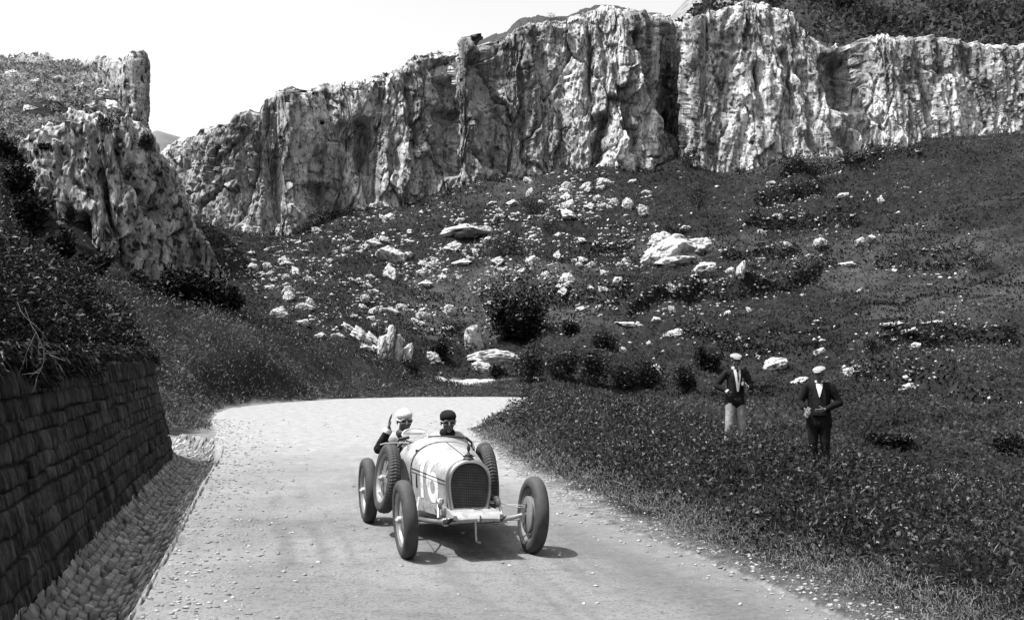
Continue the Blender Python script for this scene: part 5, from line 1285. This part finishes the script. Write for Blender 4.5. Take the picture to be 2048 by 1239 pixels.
def hand(wr, d, pn, thumb, curl=0.3, size=1.0, spread=0.10):
    """palm, four jointed fingers and a thumb. d: wrist to knuckles; pn: palm normal; thumb: side the thumb leaves from"""
    wr = np.array(wr, float); d = nv(d); pn = nv(np.array(pn) - d * (np.array(pn) @ d)); s = nv(np.array(thumb) - d * (np.array(thumb) @ d) - pn * (np.array(thumb) @ pn))
    S = []; L_ = .088 * size
    for k in (-1, 0, 1): S.append(cap_(wr + s * k * .014 * size, wr + d * L_ + s * k * .024 * size, .017 * size, .015 * size, (pn, .8)))
    for k, (o_, ln) in enumerate(((.030, .072), (.010, .082), (-.010, .076), (-.029, .060))):
        b = wr + d * (L_ - .004 - .006 * (k == 3)) + s * o_ * size; dr = nv(d + s * spread * (1.5 - k)); ang = 0
        r = .0093 * size
        for j, fr in enumerate((.45, .31, .24)):
            ang += curl * (0.8 + .12 * k) * (0.5 if j == 0 else 1.0)
            dd = dr * math.cos(ang) + pn * math.sin(ang); e = b + dd * ln * fr * size; S.append(cap_(b, e, r, r * .92)); b = e; r *= .92
    b = wr + d * .022 * size + s * .026 * size; dd = nv(d * .75 + s * .75 + pn * (.2 + curl * .4))
    e = b + dd * .042 * size; S.append(cap_(b, e, .0125 * size, .0105 * size)); dd2 = nv(dd + d * .3 + pn * curl * .6); S.append(cap_(e, e + dd2 * .032 * size, .0105 * size, .0088 * size))
    return S
def head(c, f, up=(0, 0, 1), k=1.0):
    """c: head centre (eye level); f: facing direction. Skull, jaw, brow, eye sockets' ridge, nose, lips, chin, ears"""
    c = np.array(c, float); f = nv(f); up = nv(np.array(up) - f * (np.array(up) @ f)); s = np.cross(f, up); R3 = Matrix((Vector(s), Vector(f), Vector(up))).transposed()
    q = lambda a, b, z: c + k * (s * a + f * b + up * z)
    S = [ell(q(0, -.012, .035), (.074 * k, .095 * k, .082 * k), R3), ell(q(0, .018, -.045), (.058 * k, .070 * k, .066 * k), R3)]
    S += [cap_(q(-.03, .080, .022), q(.03, .080, .022), .012 * k), cap_(q(0, .088, .012), q(0, .106, -.028), .010 * k, .014 * k), ell(q(0, .080, -.052), (.026 * k, .014 * k, .007 * k), R3), ell(q(0, .078, -.066), (.022 * k, .014 * k, .008 * k), R3), ell(q(0, .068, -.095), (.024 * k, .022 * k, .020 * k), R3)]
    for e in (-1, 1): S += [ell(q(e * .036, .066, -.030), (.022 * k, .020 * k, .022 * k), R3), ell(q(e * .077, -.010, -.010), (.010 * k, .020 * k, .032 * k), R3), ell(q(e * .031, .076, .002), (.013 * k, .010 * k, .009 * k), R3)]
    S.append(cap_(q(0, -.02, -.06), q(0, -.045, -.15), .050 * k, .056 * k))
    return S, q, R3
def eyes(q, parent, k=1.0):
    for e in (-1, 1): MB().loft(ell(q(e * .031, .084, .003), (.010, .006, .005))).build("eye", M_DARK, parent)
def flat_cap(q, R3, parent, m, band=False):
    sh = [ell(q(0, -.015, .080), (.108, .130, .040), R3 @ Matrix.Rotation(R(-12), 3, 'X')), ell(q(0, -.02, .060), (.088, .104, .036), R3), ell(q(0, .050, .080), (.098, .074, .026), R3 @ Matrix.Rotation(R(-20), 3, 'X')), ell(q(0, -.04, .092), (.090, .085, .036), R3)]
    o = fuse("cap", sh, .006, m, parent, 4, .002, 30)
    vis = MB(); a = np.linspace(R(18), R(162), 15)
    top = [[q(.076 * math.cos(t), .070 + rr_ * math.sin(t) - .03, .064 - .14 * (rr_ * math.sin(t)) ** 1.0 * .9 + zz) for t in a] for rr_, zz in ((.05, .004), (.085, .003), (.118, -.001), (.119, -.006), (.085, -.004), (.05, -.003))]
    vis.loft(top, closed=False); vis.build("visor", m, o)
    if band:
        b = MB(); aa = np.linspace(0, 2 * np.pi, 25); b.loft([[q(rr_ * .083 * math.cos(t), rr_ * .100 * math.sin(t) - .015, zz) for t in aa] for rr_, zz in ((1.02, .052), (1.06, .060), (1.05, .068))], closed=False); b.build("cap_band", M_COAT2, o)
    return o
YN = (0, 1, 0)
def standing_man(loc, rz, label, J, bulk, mats, tieless, hands, hem, jacket_open):
    o = empty("person", loc, rz); tag(o, label, "person", None)
    # skin: head, neck, trunk, arms, hands, legs in one surface
    S, q, R3 = head(J['head'], J['face'])
    S.append(cap_(np.array(J['head']) + [0, .03, -.12], J['neck'], .052, .06))
    S += [cap_((-.12, 0, J['sh'][2] - .04), (.12, 0, J['sh'][2] - .04), .085 * bulk, None, (YN, .9)), cap_((0, 0, J['sh'][2] - .12), (0, 0, J['hip'] + .05), .13 * bulk, .125 * bulk, (YN, .75))]
    for e, a in ((-1, 'R'), (1, 'L')):
        S += [cap_(J['s' + a], J['e' + a], .046, .038), cap_(J['e' + a], J['w' + a], .037, .026)]
        hp = (e * .085, 0, J['hip']); S += [cap_(hp, J['k' + a], .075, .052), cap_(J['k' + a], J['a' + a], .052, .036), cap_(J['a' + a], np.array(J['a' + a]) + [e * .02, -.15, -.045], .036, .030)]
    for h_ in hands: S += hand(*h_)
    body = fuse("body", S, .0065, M_SKIN, o, 3)
    eyes(q, body)
    hr = MB(); hr.loft(ell(q(0, -.03, .045), (.079, .090, .070), R3)); hr.loft(ell(q(0, -.055, 0.0), (.078, .060, .055), R3)); hr.build("hair", M_HAIR, body)
    flat_cap(q, R3, o, mats['cap'], mats.get('band', False))
    # trousers
    T = [cap_((-.06, .005, J['hip'] + .02), (.06, .005, J['hip'] + .02), .125 * bulk, None, (YN, .85))]
    for e, a in ((-1, 'R'), (1, 'L')):
        hp = (e * .085 * bulk, 0, J['hip'] - .02); an = np.array(J['a' + a]) + [0, .0, .01]
        T += [cap_(hp, J['k' + a], .100 * bulk, .080), cap_(J['k' + a], an, .078, .074, (YN, 1.1))]
    fuse("trousers", T, .009, mats['trousers'], o, 3, .010, 9)
    for e, a in ((-1, 'R'), (1, 'L')):
        f_ = np.array(J['a' + a]); fuse("shoe", [cap_(f_ + [0, .02, -.03], f_ + [e * .03, -.17, -.05], .045, .038), cap_(f_ + [0, .03, -.055], f_ + [e * .03, -.18, -.06], .040, .038)], .008, M_BOOT, o, 3)
    # jacket
    sz = J['sh'][2]
    K = [cap_((0, .0, sz - .38), (0, .0, hem + .01), .120 * bulk, .120 * bulk, (YN, .95)), cap_((-.13, .01, sz - .03), (.13, .01, sz - .03), .092 * bulk, None, (YN, .95)), cap_((0, 0, sz - .12), (0, 0, sz - .36), .172 * bulk, .160 * bulk, (YN, .74)), cap_((-.05, .005, sz - .36), (-.07, .01, hem), .120 * bulk, .128 * bulk, (YN, .95)), cap_((.05, .005, sz - .36), (.07, .01, hem), .120 * bulk, .128 * bulk, (YN, .95))]
    for a in 'RL':
        w_ = np.array(J['w' + a]); e_ = np.array(J['e' + a]); K += [cap_(J['s' + a], e_, .074 * bulk, .060), cap_(e_, w_ + (e_ - w_) * .12, .060, .048)]
    jk = fuse("jacket", K, .009, mats['coat'], o, 3, .012, 11)
    # what the open front shows: shirt, tie or waistcoat; lapels
    fy = lambda x, z: -(.128 * bulk * math.sqrt(max(0.02, 1 - (x / (.18 * bulk)) ** 2))) - .012
    def panel(name, pts, m, off, parent):
        mb = MB(); rows = []
        for (xl, xr, z) in pts: rows.append([(x, fy(x, z) - off + .030 * max(0, (z - (sz - .10)) / .1), z) for x in np.linspace(xl, xr, 7)])
        mb.loft(rows, closed=False); rows2 = [[(p[0], p[1] + .02, p[2]) for p in r_] for r_ in rows]; mb.loft(rows2, closed=False); return mb.build(name, m, parent)
    for nm, pts, m, off in jacket_open: panel(nm, pts, m, off, o)
    for a in 'RL':
        if a in mats['cuff']:
            w_ = np.array(J['w' + a]); e_ = np.array(J['e' + a]); dd = nv(w_ - e_)
            mb = MB(); mb.tube([w_ - dd * .035, w_ - dd * .01, w_ + dd * .012], [.040, .041, .038], 14); mb.build("cuff", M_SHIRT, jk)
    col = MB(); aa = np.linspace(R(-60), R(240), 20)
    nk = np.array(J['neck']); col.loft([[nk + [.066 * math.cos(t) * g_, .012 + .066 * math.sin(t) * g_, z_] for t in aa] for g_, z_ in ((1.0, .045), (1.02, .03), (1.04, .005), (1.0, -.01))], closed=False); col.build("collar", M_SHIRT if tieless else mats['coat'], jk)
    return o
def lie(px, d): return ((px - 1024) / FPX * d, d, float(zg(np.array([(px - 1024) / FPX * d]), np.array([d]))[0]))
# the man in light trousers
L1 = lie(1471, 21.5)
J1 = dict(head=(0.0, -.035, 1.605), face=(-.10, -1, -.10), neck=(0, .0, 1.46), sh=(0, 0, 1.40), hip=.90, sR=(-.175, .0, 1.385), eR=(-.335, .06, 1.165), wR=(-.175, -.10, 1.055), sL=(.175, 0, 1.385), eL=(.275, -.02, 1.135), wL=(.150, -.20, 1.135),
          kR=(-.125, -.05, .48), aR=(-.140, .0, .085), kL=(.105, -.02, .48), aL=(.125, .03, .085))
standing_man(L1, R(6), "man in flat cap, dark jacket and light trousers holding a thin cane", J1, .94,
    dict(cap=M_CAP, trousers=M_TROUSER, coat=M_COAT, cuff='RL'), True,
    [((-.175, -.10, 1.055), (.55, .2, -.8), (.3, .6, .2), (.3, -.9, .0), .9), ((.150, -.20, 1.135), (-.75, -.15, .65), (-.2, .95, -.1), (0, 0, 1), 1.15)], .86,
    [("shirt", [(-.062, .062, 1.45), (-.060, .060, 1.40), (-.045, .047, 1.30), (-.028, .034, 1.18), (-.012, .016, 1.06)], M_SHIRT, .020), ("tie", [(-.018, .018, 1.455), (-.030, .030, 1.425), (-.010, .010, 1.405), (-.014, .014, 1.30), (-.006, .006, 1.22)], M_COAT2, .034),
     ("pocket_handkerchief", [(.085, .125, 1.285), (.088, .120, 1.262)], M_SHIRT, .022)])
# the man holding papers
L2 = lie(1638, 20.0)
J2 = dict(head=(0.0, -.03, 1.575), face=(-.35, -1, -.12), neck=(0, .0, 1.43), sh=(0, 0, 1.37), hip=.86, sR=(-.19, .0, 1.355), eR=(-.305, -.01, 1.105), wR=(-.245, -.21, 1.015), sL=(.19, 0, 1.355), eL=(.335, -.02, 1.10), wL=(.085, -.24, 1.0),
          kR=(-.095, -.03, .46), aR=(-.09, .0, .085), kL=(.095, -.03, .46), aL=(.10, .01, .085))
standing_man(L2, R(-12), "stout man in pale flat cap and black three-piece suit holding folded papers", J2, 1.13,
    dict(cap=M_CAP, trousers=M_COAT2, coat=M_COAT2, cuff='', band=True), True,
    [((-.245, -.21, 1.015), (.25, -.45, -.80), (.9, .1, .2), (0, -.9, .4), .55), ((.085, -.24, 1.0), (-.95, -.15, -.28), (0, .9, .3), (0, -.2, .95), .35)], .74,
    [("waistcoat", [(-.085, .085, 1.36), (-.10, .10, 1.25), (-.11, .11, 1.05), (-.12, .12, .90)], M_COAT, .004), ("shirt", [(-.055, .055, 1.42), (-.048, .048, 1.36), (-.030, .032, 1.29), (-.006, .008, 1.20)], M_SHIRT, .018)])
def held(loc, rz, name, mb, m, label, cat):
    o = mb.build(name, m); o.location = loc; o.rotation_euler = (0, 0, rz); tag(o, label, cat); return o
mb = MB(); mb.tube([(.085, -.235, 1.27), (.090, -.232, 1.17), (.10, -.225, 1.0), (.115, -.215, .80)], [.010, .008, .0075, .006], 8); mb.tube([(.085, -.235, 1.27), (.07, -.24, 1.295), (.05, -.242, 1.29)], .010, 8)
held(L1, R(6), "cane", mb, M_DARK, "thin dark cane held up in the hand of the man in light trousers", "cane")
mb = MB(); Mp = Matrix.Translation((-.200, -.285, .965)) @ Matrix.Rotation(R(28), 4, 'Y') @ Matrix.Rotation(R(12), 4, 'X')
mb.box(Mp @ Vector((0, 0, 0)), (.055, .006, .15), Mp); mb.box(Mp @ Vector((.03, -.004, -.035)), (.05, .005, .12), Mp @ Matrix.Rotation(R(14), 4, 'Z'))
held(L2, R(-12), "papers", mb, M_PAPER, "folded white papers in the hand of the stout man in the black suit", "papers")

# ------------------------------------------------------------------ driver and mechanic, seated in the car (car's own axes: x forward, y to its left)
def seated(y0, label, waving, capkind):
    o = empty("person", CAR.location, CAR.rotation_euler[2]); tag(o, label, "person")
    hz = 1.105 if not waving else 1.125
    hc = (-2.06, y0 + (.0 if waving else 0.0), hz); fdir = (1, -.05 if not waving else .12, -.06)
    S, q, R3 = head(hc, fdir, k=.98)
    S += [cap_((-2.15, y0, .98), (-2.10, y0, 1.0), .055), cap_((-2.16, y0 - .12, .90), (-2.16, y0 + .12, .90), .075), cap_((-2.17, y0, .82), (-2.16, y0, .52), .125, .13, ((1, 0, 0), .75)), cap_((-2.15, y0, .50), (-1.98, y0, .50), .13)]
    for e in (-1, 1): S += [cap_((-2.05, y0 + e * .08, .52), (-1.60, y0 + e * .10, .62), .075, .055), cap_((-1.60, y0 + e * .10, .62), (-1.25, y0 + e * .09, .50), .05, .036), cap_((-1.25, y0 + e * .09, .50), (-1.16, y0 + e * .09, .60), .035, .03)]
    if waving:
        A = [((-2.15, y0 - .185, .885), (-2.00, y0 - .285, .835), (-1.965, y0 - .185, 1.05)), ((-2.15, y0 + .17, .885), (-1.95, y0 + .20, .72), (-1.74, y0 + .10, .93))]
        S += hand(A[0][2], (.02, .12, 1), (.25, 1, 0), (1, -.2, 0), .16, .95); S += hand(A[1][2], (.35, -.6, .5), (0, -.4, -1), (-1, 0, 0), 1.0)
    else:
        A = [((-2.15, y0 - .17, .885), (-2.0, y0 - .20, .68), (-1.85, y0 - .05, .60)), ((-2.15, y0 + .17, .885), (-2.02, y0 + .21, .68), (-1.86, y0 + .05, .58))]
        S += hand(A[0][2], (.5, .6, -.2), (-.2, 0, -1), (.8, -.4, 0), .5); S += hand(A[1][2], (.5, -.6, -.2), (-.2, 0, -1), (.8, .4, 0), .5)
    for s_, e_, w_ in A: S += [cap_(s_, e_, .045, .038), cap_(e_, w_, .037, .026)]
    body = fuse("body", S, .006, M_SKIN, o, 3)
    K = [cap_((-2.16, y0 - .12, .905), (-2.16, y0 + .12, .905), .090), cap_((-2.17, y0, .84), (-2.16, y0, .50), .155, .16, ((1, 0, 0), .8)), cap_((-2.15, y0, .97), (-2.16, y0, .93), .075, .10)]
    sl = []
    for i, (s_, e_, w_) in enumerate(A):
        w2 = np.array(w_) + (np.array(e_) - np.array(w_)) * .16
        (K if not (waving and i == 0) else sl).extend([cap_(s_, e_, .068, .058), cap_(e_, w2, .056, .044)])
    cj = fuse("driving_coat", K, .009, M_OVERALL, o, 3, .012, 12)
    if sl:
        fuse("sleeve", sl, .008, M_COAT, cj, 3, .008, 14)
        w_, e_ = np.array(A[0][2]), np.array(A[0][1]); d_ = nv(w_ - e_); mb = MB(); mb.tube([w_ - d_ * .05, w_ - d_ * .02, w_ - d_ * .002], [.050, .050, .043], 14); mb.build("cuff", M_SHIRT, cj)
    sc = MB(); a = np.linspace(0, 2 * np.pi, 25); sc.loft([[(-2.105 + .070 * g_ * math.cos(t), y0 + .070 * g_ * math.sin(t), z_) for t in a] for g_, z_ in ((.9, 1.03), (1.15, 1.01), (1.25, .985), (1.1, .955))], closed=False); sc.build("scarf", M_COAT if not waving else M_LEATHER, o)
    if capkind == 'white': cs = [ell(q(0, -.014, .062), (.089, .110, .068), R3), ell(q(0, -.035, .035), (.088, .094, .07), R3), ell(q(.0, -.01, .078), (.078, .092, .060), R3)]; cm = M_CLOTHCAP
    else: cs = [ell(q(0, -.014, .062), (.092, .112, .072), R3), ell(q(0, -.035, .030), (.086, .090, .07), R3)]; cm = M_COAT
    cp = fuse("cap", cs, .006, cm, o, 4, .003, 30)
    gg = MB()
    for e in (-1, 1):
        c_ = q(e * .034, .090, .006); gg.tube([c_ + np.array(R3 @ Vector((.029 * math.cos(t), -.006 * abs(math.cos(t)), .021 * math.sin(t)))) for t in np.linspace(0, 2 * np.pi, 21)], .0042, 6, False)
    gg.tube([q(.064, .078, .008), q(.085, .02, .012), q(.078, -.05, .02)], .007, 6); gg.tube([q(-.064, .078, .008), q(-.085, .02, .012), q(-.078, -.05, .02)], .007, 6)
    g_o = gg.build("goggles", M_CAP if not waving else M_SHIRT, o)
    ln = MB()
    for e in (-1, 1): ln.loft(ell(q(e * .034, .088, .006), (.027, .008, .018), R3))
    ln.build("lens", M_LENS, g_o)
    return o
seated(-.245, "driver in white cloth cap and goggles raising one hand from the racing car", True, 'white')
seated(.235, "passenger in dark close cap and goggles sitting upright in the racing car", False, 'dark')
